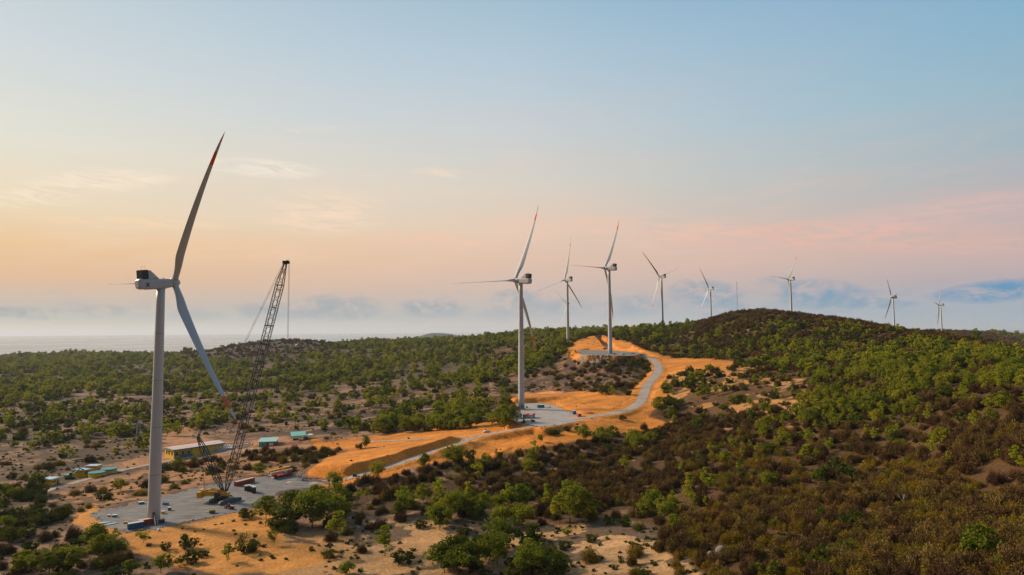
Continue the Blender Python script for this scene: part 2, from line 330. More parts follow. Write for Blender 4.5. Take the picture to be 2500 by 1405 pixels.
def H(x, y):
    x = np.asarray(x, float); y = np.asarray(y, float)
    z = rbf(x, y); d = np.hypot(x, y)
    amp = np.clip(d / 900, .35, 3.2)
    z = z + (fbm(x, y, 90, 3, 3) - .5) * 5.0 * amp * .7 + (fbm(x, y, 14, 3, 9) - .5) * 1.4
    z = z + (fbm(x, y, 330, 2, 21) - .5) * 26 * np.clip((d - 1300) / 1500, 0, 1) * (z > -30)
    def region(pts, mg):
        P = np.array(pts); return (x > P[:, 0].min() - mg) & (x < P[:, 0].max() + mg) & (y > P[:, 1].min() - mg) & (y < P[:, 1].max() + mg)
    for pts, w in MOUNDS:
        k = region(pts, w + 20)
        if not k.any(): continue
        xs, ys = x[k], y[k]; ds, zz = segdist(xs, ys, pts, True); ins = inpoly(xs, ys, pts)
        ds = ds + (fbm(xs, ys, 14, 3, 5) - .5) * 5
        P = np.array(pts); Ap = np.c_[P[:, :2] - P[:, :2].mean(0), np.ones(len(P))]; co = np.linalg.lstsq(Ap, P[:, 2], rcond=None)[0]
        pl = (xs - P[:, 0].mean()) * co[0] + (ys - P[:, 1].mean()) * co[1] + co[2]
        pl = np.clip(pl, P[:, 2].min(), P[:, 2].max())
        t = np.where(ins, 1.0, 1 - np.clip(ds / w, 0, 1)); zb = z[k]
        tt = t * .6 + sm(t) * .4; slope_ = np.clip(4 * tt * (1 - tt), 0, 1)
        z[k] = zb + np.maximum(pl + (fbm(xs, ys, 20, 3, 8) - .5) * 1.8 - zb, 0) * tt * (1 - .22 * slope_ * fbm(xs, ys, 4.5, 3, 18)) - slope_ * (fbm(xs, ys, 7, 2, 28) - .5) * 1.3
    for pts, pz, w in ((PAD1, 0, 7), (PAD2, 19.8, 6), (PAD3, 55.7, 6)):
        k = region(pts, w + 2)
        if not k.any(): continue
        ds, zz = segdist(x[k], y[k], pts, True); ins = inpoly(x[k], y[k], pts)
        t = np.where(ins, 1.0, 1 - sm((ds - 1.5) / w)); z[k] = z[k] * (1 - t) + pz * t
    for pts, hw, sh in ROADS:
        k = region(pts, hw + sh + 3)
        if not k.any(): continue
        ds, zz = segdist(x[k], y[k], pts, False); t = 1 - sm((ds - hw - 1.2) / sh); z[k] = z[k] * (1 - t) + (zz - .03) * t
    return z
def hit(px, py, far=6000):
    """walk a photo ray to the ground"""
    r = ray(px, py); r = r / np.linalg.norm(r); t = np.exp(np.linspace(math.log(60), math.log(far), 1400))
    P = CAMP[None] + t[:, None] * r[None]; g = H(P[:, 0], P[:, 1]) - P[:, 2]; k = np.argmax(g > 0)
    if not (g > 0).any(): k = len(t) - 1
    if k > 0:
        a, b = g[k - 1], g[k]; w = a / (a - b + 1e-12); q = P[k - 1] * (1 - w) + P[k] * w
    else: q = P[0]
    return Vector((q[0], q[1], float(H(np.array([q[0]]), np.array([q[1]]))[0])))
def ground(x, y): return float(H(np.array([float(x)]), np.array([float(y)]))[0])

# polar grid around the camera's foot: fine ahead, coarse behind
NA = 960
a_in = np.linspace(R(-43), R(43), NA); a_out = np.linspace(R(43), R(317), 70)[1:-1]
ANG = np.concatenate([a_in, a_out]); RAD = np.exp(np.concatenate([np.linspace(math.log(22), math.log(190), 130)[:-1], np.linspace(math.log(190), math.log(1000), 560)[:-1], np.linspace(math.log(1000), math.log(9000), 260)])); NR = len(RAD)
gx = RAD[:, None] * np.sin(ANG)[None]; gy = RAD[:, None] * np.cos(ANG)[None]
gz = H(gx.ravel(), gy.ravel()).reshape(gx.shape)
GPX, GPY, GD = project(gx, gy, gz)
# running sight line from the camera (what the photo can see), used to leave out hidden growth
slope = (gz - CZ) / RAD[:, None]; runmax = np.maximum.accumulate(slope, 0)

SAND = [(738, 1168), (800, 1118), (848, 1098), (760, 1096), (762, 1076), (900, 1066), (1060, 1046), (1250, 1026), (1262, 1000), (1235, 980), (1265, 966), (1330, 955), (1400, 957), (1500, 960), (1535, 960), (1566, 930), (1590, 905), (1585, 885), (1552, 872),
        (1480, 880), (1410, 888), (1378, 858), (1405, 834), (1450, 820), (1515, 832), (1590, 858), (1640, 874), (1800, 879), (1798, 897), (1730, 905), (1650, 912), (1622, 930), (1612, 958), (1640, 968), (1600, 1000), (1588, 1018), (1648, 1030), (1630, 1046), (1500, 1058), (1400, 1082), (1300, 1092), (1230, 1112), (1050, 1132), (1000, 1150), (880, 1178), (800, 1190)]
SAND2 = [(170, 1262), (230, 1238), (262, 1290), (310, 1302), (380, 1290), (470, 1275), (560, 1252), (620, 1240), (650, 1232), (690, 1270), (700, 1330), (820, 1350), (760, 1392), (560, 1400), (400, 1370), (330, 1345), (300, 1312), (210, 1300)]
SAND3 = [(300, 1145), (300, 1130), (395, 1098), (395, 1050), (470, 1030), (480, 1045), (470, 1070), (560, 1080), (640, 1068), (690, 1066), (760, 1080), (760, 1096), (640, 1098), (520, 1112), (400, 1132)]
HOLLOW = [(880, 1385), (960, 1345), (985, 1318), (1060, 1300), (1150, 1290), (1075, 1330), (1060, 1375), (1010, 1392), (940, 1405)]
PALE = [(870, 1262), (1000, 1268), (1100, 1262), (1250, 1285), (1400, 1280), (1520, 1262), (1600, 1290), (1660, 1350), (1720, 1410), (700, 1410), (640, 1360), (780, 1330), (880, 1320)]
BROWNP = [(1195, 925), (1300, 895), (1400, 880), (1500, 876), (1560, 890), (1555, 920), (1535, 945), (1430, 952), (1260, 962), (1200, 950)]
def pdist(px, py, poly):
    d, _ = segdist(px, py, [(a, b, 0) for a, b in poly], True); return np.where(inpoly(px, py, poly), -d, d)
def cover(px, py, x, y):
    """ground colours, linear albedo"""
    n1 = fbm(x, y, 60, 4, 31); n2 = fbm(x, y, 12, 4, 41); n3 = fbm(x * .45, y, 25, 4, 51)
    L_ = sm((1280 - px) / 260)
    left_c = np.array([.33, .185, .105]); left_d = np.array([.12, .07, .04]); right_c = np.array([.115, .057, .021]); right_l = np.array([.38, .20, .08])
    n4 = fbm(x * .6, y, 5, 3, 88); t = sm((n2 * .35 + n3 * .35 + n4 * .3 - .44) / .14)[:, None]
    cl = left_d * (1 - t) + left_c * t
    t = sm((n2 * .6 + n1 * .4 - .57) / .10)[:, None]
    cr = right_c * (1 - t) + right_l * t
    c = cl * L_[:, None] + cr * (1 - L_[:, None])
    # dark burnt strips
    t = (sm((fbm(x * .5, y, 40, 4, 61) - .60) / .06) * .75)[:, None]; c = c * (1 - t) + np.array([.075, .05, .035]) * t
    # forest floor far away
    t = (sm((960 - py) / 50) * L_)[:, None] * .8; c = c * (1 - t) + np.array([.085, .07, .03]) * t
    hillp = sm((1 - pdist(px, py, [(450, 872), (500, 848), (560, 832), (640, 815), (860, 815), (860, 842), (780, 862), (700, 884), (520, 888)])) / 6)[:, None]
    c = c * (1 - hillp) + (np.array([.085, .055, .042]) * (.6 + .8 * n2[:, None])) * hillp
    def lay(c, poly, col, ft, rough, amt=1.0):
        d = pdist(px, py, poly) + (n2 - .5) * rough * 2
        t = (sm(.5 - d / ft) * amt)[:, None]; return c * (1 - t) + col * t
    v = (.78 + .44 * fbm(x, y, 35, 4, 71))[:, None]
    c = lay(c, BROWNP, np.where((n2 * .5 + n3 * .5 > .53)[:, None], np.array([.24, .13, .07]), np.array([.10, .06, .045])), 6, 8)
    c = lay(c, [(840, 1200), (880, 1180), (1060, 1140), (1240, 1116), (1420, 1086), (1640, 1050), (1720, 1100), (1640, 1250), (1400, 1262), (1100, 1250), (860, 1255)], np.where((n2 > .60)[:, None], np.array([.27, .15, .07]), np.array([.10, .052, .022])), 20, 22)
    c = lay(c, [(1600, 905), (1850, 893), (1920, 940), (2090, 955), (2090, 1005), (1850, 1015), (1700, 1005), (1610, 975)], np.where((n2 * .5 + n3 * .5 > .47)[:, None], np.array([.50, .235, .07]), np.array([.15, .075, .03])), 14, 16)
    c = lay(c, PALE, np.where((n2 > .47)[:, None], np.array([.50, .285, .125]) * v, np.array([.16, .10, .06]) * v), 14, 22)
    c = lay(c, [(140, 1205), (300, 1165), (400, 1128), (560, 1112), (700, 1102), (860, 1095), (760, 1165), (560, 1170), (330, 1222), (190, 1245)], np.where((n2 * .5 + n4 * .5 > .5)[:, None], np.array([.42, .20, .08]), np.array([.17, .09, .045])), 18, 18)
    c = lay(c, [(670, 1300), (850, 1290), (900, 1330), (870, 1420), (640, 1420)], np.where((n2 * .5 + n4 * .5 > .46)[:, None], np.array([.50, .26, .10]), np.array([.18, .10, .05])), 18, 16)
    c = lay(c, SAND2, np.array([.60, .255, .058]) * v, 10, 16)
    c = lay(c, HOLLOW, np.array([.56, .30, .12]) * v, 8, 12)
    c = lay(c, SAND3, np.array([.50, .235, .11]) * v, 6, 9, .85)
    k = (px > 1620) & (px < 2100) & (py > 925) & (py < 1010)
    t = (k * sm((n1 * .4 + n3 * .6 - .46) / .05) * .9)[:, None]; c = c * (1 - t) + np.array([.52, .27, .10]) * t
    v2_ = (.70 + .60 * fbm(x * .35 + y * .2, y, 7, 3, 91))[:, None]; c = lay(c, SAND, np.array([.68, .245, .038]) * v * v2_, 5, 10)
    # faint trodden paths
    for pl in ([(735, 1055), (900, 1020), (1060, 1005), (1160, 990), (1200, 960), (1195, 925)], [(1465, 912), (1485, 898), (1508, 884)], [(0, 1058), (150, 990), (330, 968)], [(1200, 965), (1380, 962)], [(300, 1145), (80, 1165), (0, 1185)]):
        d, _ = segdist(px, py, [(a, b, 0) for a, b in pl], False)
        t = (sm((2.4 - d + (n2 - .5) * 2) / 1.5) * .8)[:, None]; c = c * (1 - t) + np.array([.44, .25, .15]) * t
    for pl in ([(762, 1150), (850, 1118), (960, 1090), (1080, 1066), (1200, 1050)], [(850, 1170), (960, 1146), (1060, 1120), (1180, 1090), (1300, 1062), (1450, 1036)], [(1300, 966), (1400, 972), (1500, 990), (1560, 1000), (1600, 1020)], [(1625, 890), (1700, 886), (1790, 884)], [(400, 1300), (520, 1290), (620, 1262)], [(300, 1310), (420, 1340), (560, 1370), (700, 1350)], [(1420, 836), (1500, 846), (1560, 860)]):
        d, _ = segdist(px, py, [(q[0], q[1], 0) for q in densify([(a, b, 0) for a, b in pl], 4)], False)
        t = (sm((1.0 - np.abs(d - 2.2 - (n1 - .5) * 2)) / .8) * .38)[:, None]; c = c * (1 - t) + np.array([.24, .105, .03]) * t
    return np.clip(c, .01, .9)
gc = cover(GPX.ravel(), GPY.ravel(), gx.ravel(), gy.ravel())

def ground_material():
    M = bpy.data.materials.new('dry_ground'); M.use_nodes = True; n = NT(M.node_tree); b = n.N['Principled BSDF']
    at = n.n('ShaderNodeAttribute', attribute_name='cover'); tcn = n.n('ShaderNodeTexCoord'); ob = tcn.outputs['Object']
    nA = n.noise(ob, .9, 6, .7); nB = n.noise(ob, .16, 5, .6, .4)
    vor = n.n('ShaderNodeTexVoronoi'); n.L.new(ob, vor.inputs['Vector']); vor.inputs['Scale'].default_value = .75
    f = n.ramp(nA, [(.32, .66), (.66, 1.22)]); g = n.ramp(nB, [(.3, .84), (.7, 1.14)])
    col = n.mix(1.0, at.outputs['Color'], f, 'MULTIPLY'); col = n.mix(1.0, col, g, 'MULTIPLY')
    # tufts and stones only where it is not clean sand (blue share tells sand from scrub)
    sp = n.n('ShaderNodeSeparateColor'); n.L.new(at.outputs['Color'], sp.inputs[0])
    scr = n.ramp(n.math('DIVIDE', sp.outputs[2], sp.outputs[0]), [(.18, .12), (.34, .85)])
    tuft = n.ramp(n.math('MAXIMUM', n.noise(ob, .42, 6, .75), n.noise(ob, .13, 6, .8)), [(.52, 0), (.60, 1)])
    col = n.mix(n.math('MULTIPLY', n.math('MULTIPLY', tuft, scr), .62), col, (.055, .045, .022, 1))
    st = n.ramp(vor.outputs['Distance'], [(.10, 1), (.2, 0)])
    col = n.mix(n.math('MULTIPLY', n.math('MULTIPLY', st, scr), .45), col, (.42, .31, .22, 1))
    n.L.new(col, b.inputs['Base Color']); b.inputs['Roughness'].default_value = .95; b.inputs['Specular IOR Level'].default_value = .15
    bp = n.n('ShaderNodeBump'); bp.inputs['Strength'].default_value = .9; bp.inputs['Distance'].default_value = .9
    n.L.new(n.mix(.5, nA, n.noise(ob, .3, 5, .6)), bp.inputs['Height']); n.L.new(bp.outputs[0], b.inputs['Normal'])
    return M
def grid_mesh(name, x, y, z, col, material):
    nr, nc = x.shape; V = np.stack([x, y, z], -1).reshape(-1, 3)
    i = np.arange(nr - 1)[:, None] * nc; j = np.arange(nc)[None]; j2 = (j + 1) % nc
    q = np.stack([i + j, i + j2, i + nc + j2, i + nc + j], -1).reshape(-1, 4)[:, ::-1]
    me = bpy.data.meshes.new(name); me.vertices.add(len(V)); me.vertices.foreach_set('co', V.astype(np.float32).ravel())
    me.loops.add(q.size); me.loops.foreach_set('vertex_index', q.astype(np.int32).ravel())
    me.polygons.add(len(q)); me.polygons.foreach_set('loop_start', np.arange(0, q.size, 4, dtype=np.int32)); me.polygons.foreach_set('loop_total', np.full(len(q), 4, np.int32))
    me.update(calc_edges=True); me.polygons.foreach_set('use_smooth', np.ones(len(q), bool))
    at = me.color_attributes.new('cover', 'FLOAT_COLOR', 'POINT'); at.data.foreach_set('color', np.c_[col, np.ones(len(col))].astype(np.float32).ravel())
    me.materials.append(material); o = bpy.data.objects.new(name, me); COL.objects.link(o); return o
GM = ground_material()
tag(grid_mesh('ground', gx, gy, gz, gc, GM), kind='structure')
# small disc closing the ground right below the camera
mb = MB(); ring = [(RAD[0] * math.sin(a), RAD[0] * math.cos(a), float(z)) for a, z in zip(ANG[::8], gz[0][::8])]
ctr = (0, 0, float(gz[0].mean()))
mb.add([ctr] + ring, [(0, k + 2 if k + 2 <= len(ring) else 1, k + 1) for k in range(len(ring))]); o = mb.build('ground_below', mat('soil', (.12, .08, .05), .95)); tag(o, kind='structure')

# sea
def sea_material():
    M = bpy.data.materials.new('sea_water'); M.use_nodes = True; n = NT(M.node_tree); b = n.N['Principled BSDF']
    tcn = n.n('ShaderNodeTexCoord'); b.inputs['Base Color'].default_value = (.10, .16, .19, 1); b.inputs['Roughness'].default_value = .28; b.inputs['IOR'].default_value = 1.33
    mp = n.n('ShaderNodeMapping'); mp.inputs['Scale'].default_value = (.002, .0007, 1); n.L.new(tcn.outputs['Object'], mp.inputs[0])
    rr = n.ramp(n.noise(mp.outputs[0], 1.2, 4, .5), [(.35, .06), (.65, .16)]); n.L.new(rr, b.inputs['Roughness'])
    bp = n.n('ShaderNodeBump'); bp.inputs['Strength'].default_value = .03; bp.inputs['Distance'].default_value = 1.0
    n.L.new(n.noise(tcn.outputs['Object'], .05, 5, .6), bp.inputs['Height']); n.L.new(bp.outputs[0], b.inputs['Normal']); return M
SEAZ = -44.0
mb = MB(); N_ = 96; rr_ = [2500, 5000, 9000, 16000, 28000, 45000]
v = [(r * math.sin(2 * math.pi * k / N_), r * math.cos(2 * math.pi * k / N_), SEAZ) for r in rr_ for k in range(N_)]
mb.add(v, [(i * N_ + k, (i + 1) * N_ + k, (i + 1) * N_ + (k + 1) % N_, i * N_ + (k + 1) % N_) for i in range(len(rr_) - 1) for k in range(N_)])
sea = mb.build('sea', sea_material()); tag(sea, kind='structure')
for p in sea.data.polygons: pass
# far blue hill beyond the woods
mb = MB(); c0 = atY(1062, 822, 8500); base_z = SEAZ - 5
rows = []
for i in range(14):
    rr = i / 13; row = []
    for k in range(40):
        t = 2 * math.pi * k / 40; prof = math.cos(min(1, rr) * math.pi / 2) ** 1.3
        skew = 1 + .25 * math.cos(t) ; row.append((c0[0] + math.cos(t) * rr * 520 * skew, c0[1] + math.sin(t) * rr * 900, base_z + (CZ - base_z - 24 + 10 * math.sin(3 * t) * rr) * prof))
    rows.append(row)
mb.rings(rows[::-1], False)
tag(mb.build('hill', mat('far_hill_scrub', (.045, .06, .045), .95, scale=.01, var=.3), smooth=True), kind='structure')

# gravel
def gravel(name, a, b_, dust=(.36, .28, .21)):
    M = bpy.data.materials.new(name); M.use_nodes = True; n = NT(M.node_tree); b = n.N['Principled BSDF']; tcn = n.n('ShaderNodeTexCoord'); ob = tcn.outputs['Object']
    c = n.mix(n.ramp(n.noise(ob, .11, 6, .7, .8), [(.36, 0), (.62, 1)]), a, b_)
    c = n.mix(1.0, c, n.ramp(n.noise(ob, 1.6, 5, .75), [(.3, .70), (.7, 1.2)]), 'MULTIPLY')
    mp = n.n('ShaderNodeMapping'); mp.inputs['Scale'].default_value = (.05, .35, 1); mp.inputs['Rotation'].default_value = (0, 0, R(35)); n.L.new(ob, mp.inputs[0])
    c = n.mix(n.math('MULTIPLY', n.ramp(n.noise(mp.outputs[0], 1.5, 4, .6), [(.48, 0), (.64, 1)]), .6), c, tuple(dust) + (1,))
    mp2 = n.n('ShaderNodeMapping'); mp2.inputs['Scale'].default_value = (.03, .9, 1); mp2.inputs['Rotation'].default_value = (0, 0, R(-38)); n.L.new(ob, mp2.inputs[0])
    c = n.mix(n.math('MULTIPLY', n.ramp(n.noise(mp2.outputs[0], 1.2, 3, .6), [(.50, 0), (.60, 1)]), .3), c, tuple(v_ * .5 for v_ in a[:3]) + (1,))
    n.L.new(c, b.inputs['Base Color']); b.inputs['Roughness'].default_value = .92; b.inputs['Specular IOR Level'].default_value = .2
    return M
GR1 = gravel('grey_gravel', (.15, .15, .145, 1), (.235, .225, .215, 1)); GR2 = gravel('pale_gravel', (.33, .31, .29, 1), (.44, .41, .38, 1), (.50, .34, .20)); GR3 = gravel('road_gravel', (.34, .30, .26, 1), (.46, .40, .33, 1), (.60, .32, .13))
def pad_mesh(name, poly, z, m_):
    P = densify(poly + [poly[0]], 16)[:-1]
    P = [(p[0] + random.uniform(-.45, .45) + 1.3 * math.sin(i * .7 + p[0]), p[1] + random.uniform(-.45, .45) + 1.3 * math.sin(i * .53 + p[1])) for i, p in enumerate(P)]
    mb = MB(); cx = sum(p[0] for p in P) / len(P); cy_ = sum(p[1] for p in P) / len(P)
    from mathutils.geometry import tessellate_polygon
    tri = tessellate_polygon([[Vector((p[0], p[1], 0)) for p in P]])
    mb.add([(p[0], p[1], z) for p in P], [t if (Vector(P[t[1]]) - Vector(P[t[0]])).cross(Vector(P[t[2]]) - Vector(P[t[0]])) > 0 else t[::-1] for t in tri])
    return tag(mb.build(name, m_), kind='structure')
pad_mesh('gravel_pad', PAD1, .10, GR1); pad_mesh('gravel_pad', PAD2, 19.9, GR2); pad_mesh('gravel_pad', PAD3, 55.8, GR1)
def road_mesh(pts, hw, m_):
    pts = densify(pts, 3); mb = MB(); v = []; n = len(pts)
    for i, p in enumerate(pts):
        a = pts[max(i - 1, 0)]; b = pts[min(i + 1, n - 1)]; t = Vector((b[0] - a[0], b[1] - a[1])).normalized(); nn = Vector((-t.y, t.x))
        w1 = hw + random.uniform(-.6, .7); w2 = hw + random.uniform(-.6, .7)
        for k in (-w1, -w1 * .33, w2 * .33, w2): v.append((p[0] + nn.x * k, p[1] + nn.y * k, p[2] + .13 - .03 * abs(k) / hw))
    f = [(4 * i + j, 4 * i + j + 1, 4 * i + j + 5, 4 * i + j + 4) for i in range(n - 1) for j in range(3)]
    mb.add(v, [q[::-1] for q in f]); return tag(mb.build('road', m_), kind='structure')
road_mesh(R1, 3.0, GR3); road_mesh(R1B, 4.4, gravel('dusty_gravel', (.32, .29, .26, 1), (.46, .42, .37, 1), (.62, .33, .13))); road_mesh(R2, 2.8, GR3); road_mesh(R3, 2.4, GR3); road_mesh(R4, 2.6, GR3)
# ------------------------------------------------------------------ turbines
HAZE = 2.8e-5
PAINT = mat('turbine_paint', (.54, .55, .545), .45, var=.05, scale=.15); RED = mat('red_paint', (.85, .10, .03), .5, var=.08)
DARKM = mat('dark_metal', (.045, .045, .05), .5, .3); STEEL = mat('galvanised_steel', (.34, .35, .36), .5, .5); RUBBER = mat('rubber', (.02, .02, .02), .9)
GLASS = mat('window_glass', (.03, .04, .05), .12, 0, .05); WHITE = mat('white_paint', (.72, .72, .70), .5); YEL = mat('yellow_paint', (.70, .38, .02), .5, var=.2); LOGO = mat('dark_blue_paint', (.02, .05, .16), .5)
CONC = mat('concrete', (.34, .33, .31), .9, bump=.2)
def make_blade(Lb=76.9):
    mb = MB(); st = []; mi = []
    NS = 46
    for i in range(NS + 1):
        t = i / NS; r = 1.3 + (Lb - 1.3) * t; f = r / Lb
        if f < .03: c = 2.7; th = 2.7
        elif f < .2:
            q = sm((f - .03) / .17); c = 2.7 + 1.85 * q; th = 2.7 - 1.45 * q
        else:
            q = (f - .2) / .8; c = 4.5 * (1 - q) ** .92 * .80 + .95 * (1 - q ** 14) + .02; th = c * (.26 - .10 * q)
        circ = 1 - sm((f - .02) / .18); tw = R(13) * (1 - f) ** 2 * (1 - circ * .3); off = (.30 + .2 * circ)
        loop = []
        for k in range(16):
            a = 2 * math.pi * k / 16
            ce = math.cos(a) * .5; se = math.sin(a) * .5
            xa = (1 - math.cos(a)) / 2; ya = (.2969 * math.sqrt(max(xa, 0)) - .126 * xa - .3516 * xa * xa + .2843 * xa ** 3 - .1015 * xa ** 4) * 5 * (1 if a < math.pi else -.55)
            X_ = circ * (-ce * c) + (1 - circ) * (xa - off) * c; Y_ = circ * (se * th) + (1 - circ) * ya * th
            xr = X_ * math.cos(tw) - Y_ * math.sin(tw); yr = X_ * math.sin(tw) + Y_ * math.cos(tw)
            loop.append((xr - 4.6 * f ** 2.2, yr, r))
        st.append(loop); mi.append(1 if (.768 < f < .856 or f > .932) else 0)
    mb.rings(st, True, mi[:-1]); return mb.build('blade', [PAINT, RED], smooth=True, link=False).data
BLADE = make_blade()
def sm(t): t = np.clip(t, 0, 1); return t * t * (3 - 2 * t)
def tower_mesh(h):
    mb = MB(); rg = []; n = 14
    for i in range(n + 1):
        t = i / n; r = 2.65 - .25 * min(1, t * 2) - .62 * max(0, t - .35) / .65; rg.append([(r * math.cos(2 * math.pi * k / 40), r * math.sin(2 * math.pi * k / 40), h * t) for k in range(40)])
    mb.rings(rg, True)
    for z in (.2, .4, .6, .8):
        r = 2.65 - .25 * min(1, z * 2) - .62 * max(0, z - .35) / .65 + .035
        mb.rings([[(r * math.cos(2 * math.pi * k / 40), r * math.sin(2 * math.pi * k / 40), h * z + dz) for k in range(40)] for dz in (-.11, .11)], True, [1])
    return mb.build('tower', [PAINT, mat('seam_grey', (.27, .27, .27), .6)], smooth=True, link=False).data
def nacelle_meshes():
    mb = MB(); sec = []
    for x_, w_, h0, h1 in [(1.7, 3.6, -1.9, 1.6), (2.6, 4.3, -2.35, 1.85), (5, 4.5, -2.55, 2.0), (12, 4.5, -2.55, 2.35), (15.6, 4.4, -2.5, 2.45), (16.7, 3.9, -2.15, 2.2), (17.3, 2.9, -1.5, 1.6)]:
        l = []; cz_ = (h0 + h1) / 2; hh = (h1 - h0) / 2
        for k in range(24):
            a = 2 * math.pi * k / 24; ca, sa = math.cos(a), math.sin(a); e = .42
            l.append((x_, math.copysign(abs(ca) ** e, ca) * w_ / 2, cz_ + math.copysign(abs(sa) ** e, sa) * hh))
        sec.append(l)
    mb.rings(sec, True)
    mb.box((9, 0, -2.62), (9, 2.6, .2)); mb.box((8.5, 2.27, .6), (5.5, .06, .9)); mb.box((8.5, -2.27, .6), (5.5, .06, .9)); mb.box((5.2, .6, 2.15), (.5, .5, .5))
    a = mb.build('nacelle', PAINT, smooth=False, link=False).data
    c = MB(); c.box((14.4, 0, 4.35), (2.9, 4.3, 3.9)); cool = None
    for k in range(9): c.box((14.4, -2.2 + 4.4 * k / 8, 4.35), (3.0, .06, 3.7))
    c.bar((13.6, .8, 6.3), (13.6, .8, 8.2), .05); c.bar((14.3, -.8, 6.3), (14.3, -.8, 8.0), .05); c.bar((13.1, -.8, 8.0), (13.9, -.8, 8.0), .04)
    cool = c.build('cooler', DARKM, link=False).data
    w = MB()
    for sy in (-1, 1):
        y0, y1 = sy * 1.75, sy * 2.0; P = [(12.85, 2.2), (12.85, 6.0), (11.9, 6.1), (8.0, 2.1)]
        w.add([(x, y0, z) for x, z in P] + [(x, y1, z) for x, z in P], [(0, 1, 2, 3), (7, 6, 5, 4), (0, 4, 5, 1), (1, 5, 6, 2), (2, 6, 7, 3), (3, 7, 4, 0)])
    w.add([(12.85, -1.74, 6.0), (12.85, 1.74, 6.0), (8.3, 1.74, 2.3), (8.3, -1.74, 2.3)], [(0, 1, 2, 3)])
    wed = w.build('cooler_fairing', PAINT, link=False).data
    h = MB(); rg = []
    for x_, r in [(-2.75, .15), (-2.6, .9), (-2.0, 1.6), (-1.0, 2.05), (0, 2.2), (1.1, 2.2), (1.65, 1.9)]: rg.append([(x_, r * math.cos(2 * math.pi * k / 28), r * math.sin(2 * math.pi * k / 28)) for k in range(28)])
    h.rings(rg, True); hub = h.build('hub', PAINT, smooth=True, link=False).data
    # emblems on the flank: a dark cross-like mark, or a blue round one
    E1 = {}; E2 = {}
    for sy in (-1, 1):
        e1 = MB()
        for an in (R(52), R(-52)):
            c_, s_ = math.cos(an), math.sin(an); y = sy * 2.31; L2, w2 = 1.05, .24
            q = [(-L2, -w2), (L2, -w2), (L2, w2), (-L2, w2)]; q = [(13.6 + a_ * c_ - b_ * s_, -.5 + a_ * s_ + b_ * c_) for a_, b_ in q]
            y += sy * (.01 if an > 0 else .03)
            e1.add([(a_, y - .03, b_) for a_, b_ in q] + [(a_, y + .03, b_) for a_, b_ in q], [(0, 1, 2, 3), (7, 6, 5, 4), (0, 4, 5, 1), (1, 5, 6, 2), (2, 6, 7, 3), (3, 7, 4, 0)])
        E1[sy] = e1.build('emblem', LOGO, link=False).data
    for sy in (-1, 1):
        e2 = MB()
        for r_, mi_, t_ in ((1.1, 0, .05), (.55, 1, .09)):
            y = sy * 2.26; rg = [[(4.6 + r_ * math.cos(2 * math.pi * k / 24), y + sy * d_, -.3 + r_ * math.sin(2 * math.pi * k / 24)) for k in range(24)] for d_ in (-.1, t_)]; e2.rings(rg, True, [mi_])
        E2[sy] = e2.build('emblem', [LOGO, mat('light_blue_paint', (.15, .35, .6), .5)], link=False).data
    return a, cool, wed, hub, E1, E2
NAC = nacelle_meshes()
def mobj(name, me, parent=None, mw=None):
    o = bpy.data.objects.new(name, me); COL.objects.link(o); o.parent = parent
    if mw is not None: o.matrix_local = mw
    return o
TURB = [((-159.5, 303.3, 23.7), 31.9, 31.7, 'tallest nearest wind turbine beside the crane, white tower, upper left blade tip in shade', 4),
        ((1.5, 550.8, 43.5), 308.1, 24.4, 'second nearest wind turbine standing on the gravel yard with three parked trucks', 5),
        ((118.1, 818.1, 79.4), 307.8, 28.4, 'wind turbine on the pad among orange cuttings at the end of the winding road', 5),
        ((91.1, 1115.7, 88.4), 315.7, 10.3, 'wind turbine rising from the woods between the second and third towers, blades like a tripod', 5),
        ((316.3, 1372.4, 114.0), 322.3, 72.1, 'wind turbine behind the shoulder left of the hilltop, beside a lone round tree', 5),
        ((583.8, 1896.9, 121.1), 325.0, 84.1, 'wind turbine peeping over the left slope of the hilltop left of the mast', 0),
        ((664.9, 1538.3, 119.9), 323.0, 33.9, 'wind turbine behind the hilltop just right of the summit', 0),
        ((1194.4, 2015.7, 97.9), 285.2, 35.1, 'distant wind turbine over the right ridge, the left one of two', 0),
        ((1507.5, 2261.4, 81.6), 313.0, 36.9, 'farthest right wind turbine, small, over the right ridge', 0),
        ((206.2, 2402.4, 98.5), 343.5, 75.5, 'small pale far wind turbine half hidden behind a nearer tower', 0)]
KEEP_CLEAR = []
